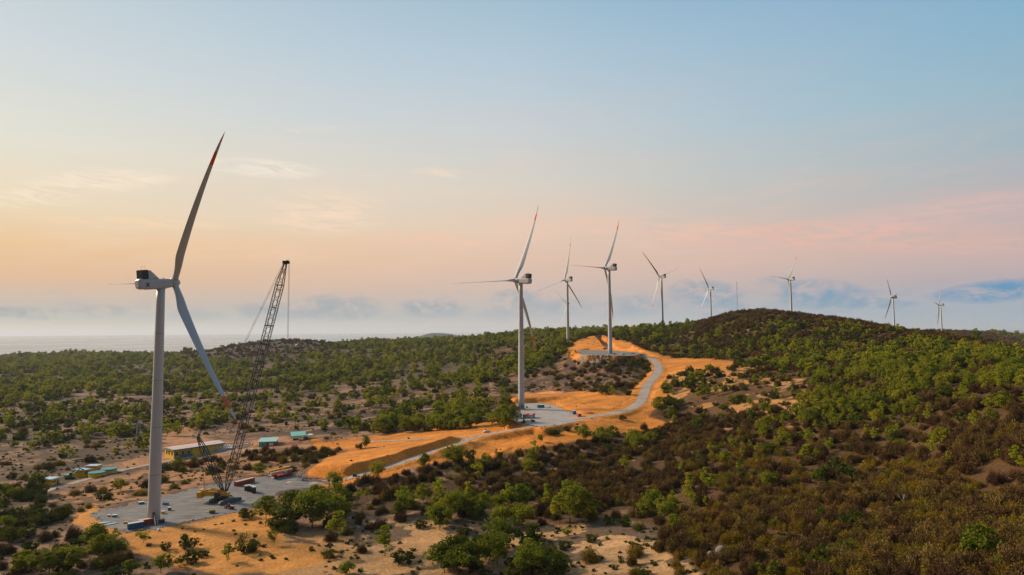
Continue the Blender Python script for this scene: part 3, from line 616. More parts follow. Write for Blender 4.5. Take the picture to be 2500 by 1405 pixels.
for (hx, hy, hz), yaw, th, lab, emb in TURB:
    yw, tt, tl = R(yaw), R(th), R(6); hub = Vector((hx, hy, hz + CZ)) - Vector((math.sin(yw), math.cos(yw), 0)) * 1.4
    nv = Vector((math.sin(yw) * math.cos(tl), math.cos(yw) * math.cos(tl), math.sin(tl))); nh = Vector((math.sin(yw), math.cos(yw), 0))
    u = Vector((math.cos(yw), -math.sin(yw), 0)); v = u.cross(nv); v = v if v.z > 0 else -v
    tb = hub - nh * 6.2; gz_ = ground(tb.x, tb.y); 
    root = empty('wind_turbine', (tb.x, tb.y, gz_), 0, lab, 'wind turbine', 'wind turbines along the ridge'); b0 = Vector((tb.x, tb.y, gz_))
    KEEP_CLEAR.append((tb.x, tb.y, 7 if hy < 900 else 5))
    tw = mobj('tower', tower_mesh(hub.z - gz_ - 1.9 - .8), root)
    if hy < 1000:
        d = MB(); d.box((0, 0, 1.2), (1.0, .16, 2.2)); do = d.build('door', DARKM, tw); da = R(-62) if hy < 400 else R(-80); do.location = (2.6 * math.cos(da), 2.6 * math.sin(da), 2.6 if hy < 400 else 1.4); do.rotation_euler = (0, 0, da + math.pi / 2)
        c = MB(); c.rings([[(3.6 * math.cos(2 * math.pi * k / 32), 3.6 * math.sin(2 * math.pi * k / 32), z) for k in range(32)] for z in (-.5, .28)], True); c.build('foundation_ring', CONC, root)
    xa = -nv; za = v if v.z > 0 else -v; ya = za.cross(xa)
    M3 = Matrix((xa, ya, za)).transposed().to_4x4(); M3.translation = hub - b0
    nc = mobj('nacelle', NAC[0], root, M3)
    mobj('cooler', NAC[1], nc); mobj('cooler_fairing', NAC[2], nc)
    if emb:
        for sy in (-1, 1): mobj('emblem', NAC[emb][sy], nc)
    mobj('hub', NAC[3], root, M3)
    for k in range(3):
        a = tt + k * 2 * math.pi / 3; dr = (math.cos(a) * v + math.sin(a) * u).normalized(); x_ = -nv; y_ = dr.cross(x_)
        Mb = Matrix((x_, y_, dr)).transposed().to_4x4(); Mb.translation = hub - b0; mobj('blade', BLADE, root, Mb)
T1B = Vector(TURB[0][0]) ; T1B = Vector((T1B.x - math.sin(R(31.9)) * 7.8, T1B.y - math.cos(R(31.9)) * 7.8, 0))

# ------------------------------------------------------------------ lattice work
def lattice(mb, p, q, w, bays, r=.09, taper0=0, taper1=0, side=Vector((0, 1, 0)), w2=None):
    p = Vector(p); q = Vector(q); d = (q - p).normalized(); a = (side - d * side.dot(d)).normalized(); b = d.cross(a); w2 = w2 or w; P = []
    for i in range(bays + 1):
        t = i / bays; s = (w + (w2 - w) * t) / 2
        if i < taper0: s *= .25 + .75 * i / taper0
        if bays - i < taper1: s *= .35 + .65 * (bays - i) / taper1
        c = p.lerp(q, t); P.append([c + a * s * e + b * s * f for e, f in ((-1, -1), (1, -1), (1, 1), (-1, 1))])
    for i in range(bays):
        for k in range(4):
            mb.bar(P[i][k], P[i + 1][k], r * 1.5, 4, caps=False)
            k2 = (k + 1) % 4; mb.bar(P[i][k], P[i + 1][k2], r * .7, 3, caps=False) if i % 2 else mb.bar(P[i][k2], P[i + 1][k], r * .7, 3, caps=False)
            if i % 4 == 0: mb.bar(P[i][k], P[i][k2], r, 3, caps=False)
    return P
# ------------------------------------------------------------------ crawler crane
CB = Vector(atz(543, 1226, 0)); foot = Vector(atY(552, 1199, CB.y)); tip = Vector(atY(697, 642, CB.y - 1)); dtop = Vector(atY(483, 1067, CB.y + 2)); deq = Vector(atY(512, 1013, CB.y + 1))
cr = empty('crawler_crane', CB, 0, 'tall yellow crawler crane with dark lattice boom standing on the near gravel pad', 'crane'); KEEP_CLEAR.append((CB.x, CB.y, 12))
LAT = mat('dark_lattice_steel', (.03, .033, .038), .7, .0)
L0 = lambda P: Vector(P) - CB
mb = MB(); lattice(mb, L0(foot), L0(tip), 3.2, 50, .15, 4, 5); hd = L0(tip); bd = (L0(tip) - L0(foot)).normalized()
mb.box(tuple(hd + Vector((.3, 0, .2))), (3.2, 1.8, 1.5)); mb.bar(hd + Vector((1.2, -.9, .2)), hd + Vector((1.2, .9, .2)), .75, 12); mb.bar(hd + Vector((-.5, 0, .8)), hd + Vector((1.9, 0, 1.6)), .12)
for t in (.25, .5, .72, .9):
    c = L0(foot).lerp(L0(tip), t); mb.box(tuple(c), (3.0, 3.0, .35))
mb.build('boom', LAT, cr)
mb = MB(); lattice(mb, L0(foot) + Vector((-1.5, 0, 0)), L0(dtop), 2.4, 13, .15, 3, 3); mb.build('derrick_mast', LAT, cr)
for sy in (-.9, .9):
    mb = MB(); a = L0(dtop) + Vector((0, sy, 0)); b = L0(deq) + Vector((0, sy, 0)); c = L0(tip) + Vector((-1.0, sy, -.3)); mb.bar(a, b, .17, 5); mb.bar(b, c, .08, 4)
    for t in np.linspace(.1, .9, 9): p = b.lerp(c, float(t)); mb.bar(p - (c - b).normalized() * .5, p + (c - b).normalized() * .5, .12, 4)
    mb.build('pendant_line', LAT, cr)
for s in (0, .8): mb = MB(); mb.bar(L0(dtop) + Vector((0, s, 0)), Vector((-9, s, 5)), .07, 4); mb.build('stay_rope', LAT, cr)
hk = Vector(atY(703, 1034, CB.y - 1)); tp_ = L0(tip) + Vector((1.9, 0, .2)); hkl = Vector((tp_.x, tp_.y, hk.z - CB.z))
mb = MB()
for dx in (-.3, 0, .3): mb.bar(tp_ + Vector((dx, 0, 0)), hkl + Vector((dx * .8, 0, .8)), .055, 3)
mb.build('hoist_rope', LAT, cr)
mb = MB(); mb.box(tuple(hkl), (1.2, .7, 1.8)); mb.bar(hkl + Vector((0, 0, -.9)), hkl + Vector((0, 0, -1.8)), .15, 6); mb.bar(hkl + Vector((0, 0, -1.8)), hkl + Vector((.5, 0, -2.3)), .14, 6); mb.bar(hkl + Vector((.5, 0, -2.3)), hkl + Vector((.7, 0, -1.8)), .1, 6); mb.build('hook_block', DARKM, cr)
tdir = Vector(atz(582, 1222, 0)) - Vector(atz(522, 1237, 0)); tdir.z = 0; tdir.normalize(); tn = Vector((-tdir.y, tdir.x, 0)); TRK = mat('worn_track_steel', (.17, .165, .155), .8, .2)
for s in (-1, 1):
    mb = MB(); c = Vector((1.5, 0, 0)) + tn * (4.0 * s); prof = [(-6.3, 1.0), (-5.6, .15), (5.6, .15), (6.3, 1.0), (5.5, 1.9), (2, 2.3), (-2, 2.3), (-5.5, 1.9)]
    v = [tuple(c + tdir * a + tn * k + Vector((0, 0, z))) for k in (-.75, .75) for a, z in prof]; mb.add(v, [tuple(range(7, -1, -1)), tuple(range(8, 16))] + [(k, (k + 1) % 8, 8 + (k + 1) % 8, 8 + k) for k in range(8)])
    for i in range(22): a = -5.6 + i * .53; mb.box(tuple(c + tdir * a + Vector((0, 0, .12))), (.3, 1.7, .22), math.atan2(tdir.y, tdir.x))
    for i in range(8): a = -4.6 + i * 1.3; q = c + tdir * a + Vector((0, 0, .75)); mb.bar(q - tn * .82, q + tn * .82, .5, 10)
    mb.build('crawler_track', TRK, cr)
YC = mat('crane_yellow', (.72, .36, .015), .5, var=.25)
mb = MB(); mb.box((1.5, 0, 1.9), (5, 8, .9), math.atan2(tdir.y, tdir.x)); mb.box((1.0, 0, 2.7), (3, 3, .9)); mb.build('undercarriage', DARKM, cr)
mb = MB(); mb.box((-3.0, 0, 4.0), (12.5, 3.2, 1.3)); mb.box((-5.2, .9, 5.4), (6.5, 1.5, 1.6)); mb.box((-.3, .8, 5.2), (3.0, 1.6, 1.2)); mb.box((-4.6, -1.0, 5.15), (4.6, 1.1, 1.0)); mb.bar((-6, -.5, 6.6), (1, -.5, 5.6), .18); mb.bar((-6, .8, 6.6), (1, .8, 5.6), .18); mb.build('superstructure', YC, cr)
mb = MB()
for z in (2.9, 3.9, 4.9): mb.box((-10.6, 0, z + .1), (2.6, 5.6, .92))
mb.box((-10.6, 0, 6.2), (1.6, 4, .5)); mb.build('counterweight', YC, cr)
mb = MB(); mb.box((-1.6, -2.7, 4.0), (2.3, 1.5, 2.5)); cb_ = mb.build('cab', DARKM, cr); mb = MB(); mb.box((-1.4, -3.48, 4.3), (1.8, .06, 1.3)); mb.box((-.42, -2.7, 4.3), (.06, 1.1, 1.4)); mb.build('window', GLASS, cb_)
for x_ in (-7.5, -3.4, 1.6):
    mb = MB(); 
mb = MB()
for a, b in (((-8, -1.7, 4.7), (4, -1.7, 4.7)), ((-8, -1.7, 5.6), (4, -1.7, 5.6))): mb.bar(a, b, .05)
for i in range(9): mb.bar((-8 + i * 1.5, -1.7, 4.6), (-8 + i * 1.5, -1.7, 5.6), .05)
mb.build('railing', YC, cr)

# ------------------------------------------------------------------ containers
def container(L, body, px, py, ang=None, to=None, label='', group='shipping containers', roofm=None, pos=None):
    P = hit(px, py) if pos is None else pos
    if to is not None: Q = hit(*to); ang = math.atan2(Q.y - P.y, Q.x - P.x); P = (P + Q) / 2
    r = empty('shipping_container', P, ang, label, 'container', group); h, w = 2.6, 2.44; mb = MB()
    n = int(L / .56) * 2; st = []; top = []
    for sgn in (-1, 1):
        v = []
        for i in range(n + 1):
            x = -L / 2 + .15 + (L - .3) * i / n; y = sgn * (w / 2 - (.0 if (i // 1) % 4 in (0, 1) else .09)); v += [(x, y, .18), (x, y, h - .12)]
        mb.add(v, [(2 * i, 2 * i + 2, 2 * i + 3, 2 * i + 1)[::sgn] for i in range(n)])
    mb.box((0, 0, .12), (L, w, .2)); 
    for sx in (-1, 1):
        for sy in (-1, 1): mb.box((sx * (L / 2 - .08), sy * (w / 2 - .075), h / 2), (.17, .16, h))
    for sy in (-1, 1): mb.box((0, sy * (w / 2 - .05), h - .06), (L - .01, .11, .13))
    mb.box((L / 2 - .1, 0, h / 2), (.08, w - .3, h - .2)); mb.box((0, 0, h - .045), (L - .1, w - .12, .06))
    mb.build('body', body, r)
    if roofm: mb = MB(); mb.box((0, 0, h + .02), (L - .05, w - .05, .04)); mb.build('roof', roofm, r)
    for sy in (-1, 1):
        mb = MB(); mb.box((-L / 2 + .03, sy * .54, h / 2), (.07, 1.0, h - .3)); mb.bar((-L / 2 - .03, sy * .3, .25), (-L / 2 - .03, sy * .3, h - .2), .025); mb.bar((-L / 2 - .03, sy * .75, .25), (-L / 2 - .03, sy * .75, h - .2), .025); mb.build('door', body, r)
    KEEP_CLEAR.append((P.x, P.y, 5 if L < 8 else 8)); return r
RUST = mat('red_brown_container_paint', (.34, .07, .035), .6, var=.3, scale=.8); BLUEC = mat('blue_container_paint', (.03, .12, .24), .6, var=.25); PINKR = mat('dusty_pink_roof', (.62, .36, .26), .7); GREYR = mat('pale_grey_roof', (.5, .52, .54), .6); TEALC = mat('teal_container_paint', (.02, .19, .26), .6)
container(12.2, RUST, 573, 1189, to=(620, 1177), label='long red-brown shipping container on the near gravel pad right of the crane', roofm=PINKR)
container(6.1, BLUEC, 317, 1293, to=(345, 1288), label='dark blue short container with grey roof at the foot of the nearest tower', roofm=GREYR)
container(6.1, RUST, 345, 1284, to=(367, 1280), label='red-brown short container touching the blue one at the foot of the nearest tower', roofm=PINKR)
container(6.1, TEALC, 1312, 996, to=(1329, 996), label='teal blue container with white roof behind the truck yard right of the tower', roofm=WHITE)
container(6.1, BLUEC, 1397, 1008, to=(1406, 1014), label='blue container at the right edge of the truck yard', roofm=GREYR)
container(6.1, RUST, 1407, 1015, to=(1420, 1021), label='red-brown container at the right edge of the truck yard, nearest the road', roofm=PINKR)
P = hit(1430, 1008); o = empty('lean_to_roof', P, R(50), 'rusty corrugated roof sheet propped behind the red-brown container by the road', 'shed'); mb = MB()
for i in range(12): mb.box((-3 + i * .55, 0, 2.2 + .05 * (i % 2)), (.5, 5, .06))
mb.build('roof', mat('rusty_sheet', (.38, .2, .13), .8, var=.3), o)
for x_ in (-3, 3):
    for y_ in (-2.3, 2.3): mb = MB(); mb.bar((x_, y_, -1), (x_, y_, 2.2), .07); mb.build('post', STEEL, o)

# ------------------------------------------------------------------ vehicles
def wheels(par, xs, y, r=.52, w=.4):
    for x in xs:
        for s in (-1, 1):
            mb = MB(); mb.bar((x, s * (y - w / 2), r), (x, s * (y + w / 2), r), r, 16); wl_ = mb.build('wheel', RUBBER, par); mb = MB(); mb.bar((x, s * (y - w / 2 - .0), r), (x, s * (y + w / 2 + .02), r), r * .5, 10); mb.build('rim', STEEL, wl_)
def mobile_crane(px, py, to, col, boomc, label):
    P = hit(px, py); Q = hit(*to); a = math.atan2(Q.y - P.y, Q.x - P.x); c = (P + Q) / 2; r = empty('mobile_crane', c, a, label, 'mobile crane', 'mobile cranes parked on the near pad')
    mb = MB(); mb.box((0, 0, 1.25), (13, 2.7, .7)); mb.box((-2, 0, 1.7), (8, 2.6, .25)); mb.build('chassis', col, r); wheels(r, (-5, -3.5, -.6, .9, 2.6, 4.2), 1.15, .62, .5)
    mb = MB(); mb.box((-5.7, 0, 1.75), (1.9, 2.7, 1.4)); k = mb.build('cab', col, r); mb = MB(); mb.box((-6.68, 0, 2.05), (.06, 2.3, .7)); mb.box((-5.8, 1.37, 2.1), (1.2, .05, .6)); mb.box((-5.8, -1.37, 2.1), (1.2, .05, .6)); mb.build('window', GLASS, k)
    mb = MB(); mb.box((-6.72, 0, 1.0), (.3, 2.7, .5)); mb.build('bumper', WHITE, r)
    mb = MB(); mb.box((3.2, 0, 2.4), (4.6, 2.6, 1.4)); mb.build('superstructure', col, r)
    mb = MB(); mb.box((0, .25, 3.3), (13.0, 1.0, 1.15)); mb.box((-6.9, .25, 3.3), (.9, .85, .95)); mb.box((-7.5, .25, 3.3), (.5, .7, .8)); mb.bar((-7.6, -.3, 3.0), (-7.6, .8, 3.0), .4, 10); mb.build('boom', boomc, r)
    mb = MB(); mb.box((1.0, -1.0, 2.7), (1.9, .95, 1.5)); k = mb.build('operator_cab', boomc, r); mb = MB(); mb.box((.02, -1.0, 2.9), (.05, .8, 1.0)); mb.build('window', GLASS, k)
    mb = MB(); mb.box((5.9, 0, 2.5), (1.2, 2.7, 1.3)); mb.build('counterweight', DARKM, r)
    for x in (-3.9, 5.8):
        mb = MB(); mb.box((x, 0, 1.0), (.5, 2.9, .4)); mb.build('outrigger', STEEL, r)
    KEEP_CLEAR.append((c.x, c.y, 9))
REDV = mat('red_vehicle_paint', (.50, .03, .02), .4, var=.15)
mobile_crane(664, 1171, (716, 1160), REDV, mat('cream_boom_paint', (.60, .42, .30), .5, var=.25), 'red mobile crane with pale boom folded forward, at the right end of the near pad')
mobile_crane(656, 1167, (708, 1154), YEL, YEL, 'yellow mobile crane parked behind the red one at the right end of the near pad')
def truck(px, py, ang, cabc, bodc, label):
    P = hit(px, py); r = empty('truck', P, ang, label, 'truck', 'trucks parked in the gravel yard')
    mb = MB(); mb.box((0, 0, .95), (8.6, 1.0, .35)); mb.build('chassis', DARKM, r); wheels(r, (-3.2, 1.6, 3.0), 1.0)
    mb = MB(); mb.box((-3.3, 0, 1.75), (2.0, 2.4, 1.7)); mb.box((-3.2, 0, 2.85), (1.7, 2.2, .6), taper=.85); mb.box((-4.32, 0, 1.0), (.2, 2.4, .45)); k = mb.build('cab', cabc, r)
    mb = MB(); mb.box((-4.325, 0, 2.2), (.05, 2.1, .8)); mb.box((-3.4, 1.22, 2.2), (.9, .04, .6)); mb.box((-3.4, -1.22, 2.2), (.9, .04, .6)); mb.build('windscreen', GLASS, k)
    for s in (-1, 1): mb = MB(); mb.box((-4.44, s * .9, 1.0), (.06, .3, .2)); mb.build('headlight', WHITE, k)
    mb = MB(); mb.box((1.2, 0, 1.45), (6.0, 2.4, .3)); mb.add([(-1.9, -1.25, 1.6), (4.3, -1.25, 1.6), (4.3, 1.25, 1.6), (-1.9, 1.25, 1.6), (-1.9, -1.35, 3.2), (4.4, -1.35, 3.2), (4.4, 1.35, 3.2), (-1.9, 1.35, 3.2)], [(0, 3, 2, 1), (4, 5, 6, 7), (0, 1, 5, 4), (1, 2, 6, 5), (2, 3, 7, 6), (3, 0, 4, 7)]); mb.build('cargo_body', bodc, r)
PINKT = mat('faded_red_tarp', (.68, .12, .11), .7, var=.2); GCAB = mat('green_cab_paint', (.10, .36, .26), .45)
truck(1267, 1022, R(72), mat('grey_cab_paint', (.22, .24, .24), .5), mat('grey_green_body', (.18, .2, .18), .7), 'grey truck nearest the trees, left of the three in the gravel yard')
truck(1284, 1021, R(70), GCAB, PINKT, 'green-cabbed truck with red load, middle of the three in the gravel yard')
truck(1299, 1021, R(72), WHITE, PINKT, 'white-cabbed truck with red load, right of the three in the gravel yard')
def trailer(px, py, ang, label, L=9):
    P = hit(px, py); r = empty('flatbed_trailer', P, ang, label, 'trailer', 'trailers below the parked trucks'); mb = MB(); mb.box((0, 0, 1.05), (L, 2.4, .25)); mb.box((-L / 2 + .5, 0, 1.5), (1, 2.3, .8)); mb.box((L / 4, 0, 1.4), (1.6, 1.8, .6)); mb.build('deck', DARKM, r); wheels(r, (L / 2 - 1, L / 2 - 2.2, -L / 2 + 1.2), 1.0)
trailer(1268, 1035, R(12), 'dark flatbed trailer on the verge in front of the trucks, left one'); trailer(1292, 1031, R(12), 'dark flatbed trailer on the verge in front of the trucks, right one')
def car(px, py, ang, col, label, van=False):
    P = hit(px, py); r = empty('van' if van else 'car', P, ang, label, 'van' if van else 'car'); L = 4.6; mb = MB(); w = .88
    prof = [(-2.3, .35), (-2.3, .85), (-1.3, 1.0), (-.7, 1.5), (1.3, 1.55), (2.2, 1.0), (2.3, .35)] if not van else [(-2.5, .35), (-2.5, 1.1), (-1.9, 1.3), (-1.3, 2.0), (2.5, 2.05), (2.5, .35)]
    n = len(prof); mb.add([(x, -w, z) for x, z in prof] + [(x, w, z) for x, z in prof], [tuple(range(n)), tuple(range(2 * n - 1, n - 1, -1))] + [(k, n + k, n + (k + 1) % n, (k + 1) % n) for k in range(n)]); b = mb.build('body', col, r)
    mb = MB(); mb.box((.2, 0, 1.25 if not van else 1.6), (2.2, 1.8, .35)); mb.build('windows', GLASS, b); wheels(r, (-1.45, 1.4), .8, .33, .22)
car(1187, 1056, R(15), WHITE, 'small white car parked beside the road fork below the grove')
car(1521, 867, R(5), WHITE, 'white van parked right of the third turbine tower', True)
def excavator(px, py, ang, col, label, s=1.0):
    P = hit(px, py); r = empty('excavator', P, ang, label, 'excavator'); r.scale = (s,) * 3
    for q in (-1, 1): mb = MB(); mb.box((0, q * 1.15, .5), (4, .6, .9), taper=.92); mb.build('crawler_track', DARKM, r)
    mb = MB(); mb.box((.6, 0, 1.7), (3.2, 2.6, 1.2)); mb.build('body', col, r); mb = MB(); mb.box((-.6, .8, 2.6), (1.4, 1.0, 1.5)); mb.build('cab', GLASS, r)
    mb = MB(); mb.bar((-.9, -.2, 1.8), (-4.2, -.2, 5.0), .32, 4); mb.bar((-4.2, -.2, 5.0), (-7.0, -.2, 3.6), .26, 4); mb.build('arm', col, r); mb = MB(); mb.box((-7.2, -.2, 3.0), (.9, 1.1, 1.0), taper=.6); mb.build('bucket', col, r)
GREENM = mat('green_machine_paint', (.02, .30, .20), .5)
excavator(170, 1170, R(205), GREENM, 'green excavator working beside the small yellow buildings at far left', 1.25)
P = hit(560, 1243); r = empty('telehandler', P, R(150), 'red wheeled telehandler at the front edge of the near gravel pad', 'vehicle'); mb = MB(); mb.box((0, 0, 1.2), (4.4, 1.6, .9)); mb.build('body', REDV, r); mb = MB(); mb.box((-.2, .75, 2.0), (1.5, .85, 1.4)); mb.build('cab', GLASS, r); mb = MB(); mb.bar((2, -.3, 1.9), (-3.2, -.3, 1.5), .24, 4); mb.build('arm', DARKM, r); wheels(r, (-1.5, 1.5), .95, .65, .45)
P = hit(518, 1254); r = empty('compressor', P, R(20), 'dark wheeled compressor with yellow hood on the front edge of the near pad', 'machine'); mb = MB(); mb.box((0, 0, 1.1), (2.6, 1.4, 1.1)); mb.build('hood', mat('olive_hood', (.25, .2, .03), .6), r); mb = MB(); mb.bar((-1.3, 0, .6), (-2.8, 0, .5), .07); mb.box((0, 0, .5), (2.8, 1.5, .15)); mb.build('drawbar', DARKM, r); wheels(r, (0,), .8, .38, .25)

# ------------------------------------------------------------------ things on the pads
Pb = hit(609, 1203)
for i, (dx, dy, n_) in enumerate([(-3.4, 4.2, 5), (-1.2, 2.4, 6), (1.2, .8, 6), (3.0, -1.4, 6)]):
    r = empty('ballast_stack', Pb + Vector((dx, dy, 0)), R(20), ['farthest back', 'second from the back', 'second from the front', 'nearest'][i] + ' of four dark ballast stacks with pale tops right of the crane', 'ballast', 'crane ballast stacks')
    for k in range(n_): mb = MB(); mb.box((0, 0, .3 + k * .58), (2.0 - .04 * (k % 2), 1.7, .54)); mb.build('slab', DARKM if k < n_ - 1 else WHITE, r)
    mb = MB(); mb.box((.98, 0, n_ * .29), (.12, .5, n_ * .56)); mb.build('lifting_lug', PINKR, r)
for i, (px, py, ln, an) in enumerate([(730, 1163, 9, 100), (737, 1164, 9, 98), (744, 1165, 9, 96), (752, 1173, 12, 8), (762, 1176, 12, 4), (795, 1178, 12, 2), (806, 1180, 10, -4)]):
    P = hit(px, py); mb = MB(); lattice(mb, (-ln / 2, 0, .9), (ln / 2, 0, .9), 1.6, 6, .07, side=Vector((0, 0, 1)), taper0=2 if i > 3 else 0); o = mb.build('boom_section', STEEL if i != 4 else LAT); o.location = P + Vector((0, 0, .05)); o.rotation_euler = (0, 0, R(an))
    tag(o, ['leftmost of three parallel grey lattice sections behind the mobile cranes', 'middle of three parallel grey lattice sections behind the mobile cranes', 'rightmost of three parallel grey lattice sections behind the mobile cranes', 'grey lattice section lying right of the mobile cranes, nearest them', 'dark lattice section lying between grey ones at the pad\'s right end', 'grey lattice section lying where the road leaves the near pad', 'grey lattice section lying farthest right along the near road'][i], 'lattice section', 'lattice sections lying at the pad\'s right end')
for i in range(3):
    P = hit(399 + i * 5.4, 1234); r = empty('drum', P, 0, ['left', 'middle', 'right'][i] + ' of three blue drums standing right of the nearest tower', 'drum', 'blue drums by the tower'); BL = mat('blue_plastic', (.02, .17, .42), .5)
    mb = MB(); mb.rings([[(q * math.cos(2 * math.pi * k / 16), q * math.sin(2 * math.pi * k / 16), z) for k in range(16)] for q, z in ((.42, 0), (.46, .1), (.44, .5), (.46, .9), (.44, 1.3), (.40, 1.36))], True); mb.build('barrel', BL, r); mb = MB(); mb.bar((.15, .1, 1.36), (.15, .1, 1.42), .08, 8); mb.build('cap', WHITE, r)
TARP = mat('pale_teal_tarp', (.42, .60, .62), .6)
for i, (px, py, an) in enumerate([(256, 1278, 20), (272, 1281, 38)]):
    P = hit(px, py); mb = MB(); rg = []
    for j in range(9):
        t = j / 8; w_ = math.sin(math.pi * min(max(t, .02), .98)) * 1.1; rg.append([(-2.9 + 5.8 * t, w_ * math.cos(2 * math.pi * k / 12), .25 + .25 * math.sin(2 * math.pi * k / 12) * w_) for k in range(12)])
    mb.rings(rg, True); o = mb.build('cover', TARP, smooth=True); o.location = P; o.rotation_euler = (0, 0, R(an)); tag(o, ['left', 'right'][i] + ' of two pale teal pointed covers lying on the gravel left of the tower', 'cover', 'pale covers on the gravel')
r = empty('generator', hit(389, 1279), R(18), 'dark skid-mounted generator at the foot of the nearest tower', 'generator'); mb = MB(); mb.box((0, 0, 1.0), (4.2, 1.7, 1.7)); mb.build('housing', mat('dark_grey_green', (.07, .08, .075), .6), r); mb = MB(); mb.box((-1, 0, 1.9), (1.6, 1.5, .12)); mb.build('lid', STEEL, r); mb = MB(); mb.box((0, 0, .12), (4.6, 1.9, .2)); mb.build('skid', STEEL, r); mb = MB(); mb.bar((1.5, .4, 1.8), (1.5, .4, 2.5), .09); mb.build('exhaust', DARKM, r)
r = empty('stairs', T1B + Vector((2.2, -2.6, 0)), R(-52), 'steel stairs with a small landing leading up to the door of the nearest tower', 'stairs'); mb = MB()
for s in (-.5, .5): mb.bar((.3, s, 3.4), (5.0, s, .1), .08); mb.bar((.3, s, 4.4), (5.0, s, 1.1), .04); mb.bar((5.0, s, .1), (5.0, s, 1.1), .04); mb.bar((.3, s, 0), (.3, s, 4.4), .06)
mb.build('stringer', STEEL, r); mb = MB(); mb.box((-.4, 0, 3.4), (1.5, 1.3, .1)); mb.build('landing', STEEL, r)
for k in range(9):
    t = (k + .5) / 9; mb = MB(); mb.box((.3 + 4.7 * t, 0, 3.4 - 3.3 * t), (.3, 1.0, .05)); mb.build('tread', STEEL, r)
def crate(px, py, d, m_, lab, name='crate', cat='crate', lidm=None, an=15, grp=None):
    r = empty(name, hit(px, py), R(an), lab, cat, grp); mb = MB(); mb.box((0, 0, d[2] / 2), d); 
    for s in (-1, 1): mb.box((s * d[0] * .3, 0, d[2] / 2), (.12, d[1] + .08, d[2] + .06))
    mb.build('body', m_, r); mb = MB(); mb.box((0, 0, d[2] + .09), (d[0] + .1, d[1] + .1, .12)); mb.build('lid', lidm or m_, r); return r
crate(414, 1247, (1.3, 1.1, 1.5), mat('grey_box', (.12, .12, .12), .7), 'small dark cabinet with white top on the gravel right of the tower door', 'cabinet', 'cabinet', WHITE)
crate(398, 1255, (1.4, 1.2, 1.2), YEL, 'small yellow and white box by the stairs of the nearest tower', 'box', 'box', WHITE)
crate(280, 1263, (1.8, 1.3, 1.0), mat('teal_box', (.1, .25, .25), .6), 'small teal box with white lid on gravel above the pale covers', 'crate', 'crate', WHITE)
crate(266, 1262, (1.0, 1.0, .8), YEL, 'tiny yellow box left of the teal box above the pale covers', 'box', 'box', WHITE)
crate(307, 1279, (1.6, .9, .7), YEL, 'low yellow box just left of the blue container', 'box', 'box')
crate(345, 1231, (2.6, 1.4, 1.0), mat('teal_tarp', (.03, .22, .24), .6), 'teal tarpaulin-covered pile at the back edge of the near pad left of the tower', 'covered_pile', 'pile', WHITE, 35)
crate(1316, 998, (.8, .8, 1.4), BL, 'blue barrel-sized tank right in front of the teal container', 'tank', 'tank')
crate(1337, 997, (1.4, .8, .5), mat('plywood', (.5, .3, .12), .7), 'low plywood crate right of the teal container', 'crate', 'crate')
crate(1343, 997, (.7, .7, 1.3), DARKM, 'small dark cabinet at the back edge of the truck yard', 'cabinet', 'cabinet')
crate(1286, 996, (1.6, 1.0, 1.0), DARKM, 'dark box at the foot of the second turbine tower', 'box', 'box')
crate(1068, 1050, (1.3, 1.3, 2.6), mat('orange_plastic', (.80, .16, .02), .5), 'orange upright booth at the grove edge, left of two', 'portable_toilet', 'toilet', WHITE, 0, 'orange booths at the grove edge')
crate(1074, 1050, (1.3, 1.3, 2.5), mat('orange_plastic', (.80, .16, .02), .5), 'orange upright booth at the grove edge, right of two', 'portable_toilet', 'toilet', None, 0, 'orange booths at the grove edge')
crate(1500, 866, (3, 1.4, 1.2), DARKM, 'dark box at the right foot of the third tower', 'box', 'box')
crate(1545, 865, (5, 1.4, 1.2), DARKM, 'long dark crate on the third pad right of the white van', 'crate', 'crate')
crate(1475, 853, (3.2, 2, 1.8), REDV, 'dark red machine on the side track behind the third tower', 'generator', 'generator')
crate(866, 1164, (2.2, 1.6, 1.3), DARKM, 'dark tool box at the roadside below the sand bank', 'tool_box', 'box')
for i, (px, py) in enumerate([(388, 1297), (457, 1291)]):
    mb = MB(); rg = [[(q * math.cos(2 * math.pi * k / 10) * (1 + .2 * math.sin(3 * k)), q * math.sin(2 * math.pi * k / 10) * .7, z) for k in range(10)] for q, z in ((.5, 0), (.8, .3), (.6, .8), (.2, 1.1))]; mb.rings(rg, True); o = mb.build('sack', WHITE, smooth=True); o.location = hit(px, py); tag(o, ['white sack on the sand just below the nearest tower', 'white sack on the sand right of the nearest tower'][i], 'sack', 'white sacks on the sand')

# ------------------------------------------------------------------ buildings
YW = mat('yellow_wall', (.86, .55, .02), .8, var=.15); TEAL = mat('teal_trim', (.02, .22, .27), .6); PINK = mat('pinkish_sheet_roof', (.72, .53, .44), .6, var=.08); DBLUE = mat('dark_blue_trim', (.03, .07, .16), .6)
def frame_axes(a, b, za, zb=None):
    A_ = Vector(atz(a[0], a[1], za)); B_ = Vector(atz(b[0], b[1], za if zb is None else zb)); return A_, B_
A_ = Vector(hit(424, 1121)); B_ = Vector(hit(545, 1097)); ax = (B_ - A_); ax.z = 0; Lh = ax.length; ax.normalize(); ang = math.atan2(ax.y, ax.x); zb_ = min(A_.z, B_.z)
yb = empty('warehouse', (A_.x, A_.y, zb_), ang, 'long yellow building with teal trim and pale pinkish roof behind the nearest tower', 'building'); Wd = 15; Hh = 6.2
KEEP_CLEAR += [(A_.x + ax.x * t - ax.y * q, A_.y + ax.y * t + ax.x * q, 12) for t in np.linspace(0, Lh, 6) for q in (-4, 7)]
mb = MB(); mb.box((Lh / 2, Wd / 2, Hh / 2 - .5), (Lh, Wd, Hh + 1)); wall = mb.build('wall', YW, yb)
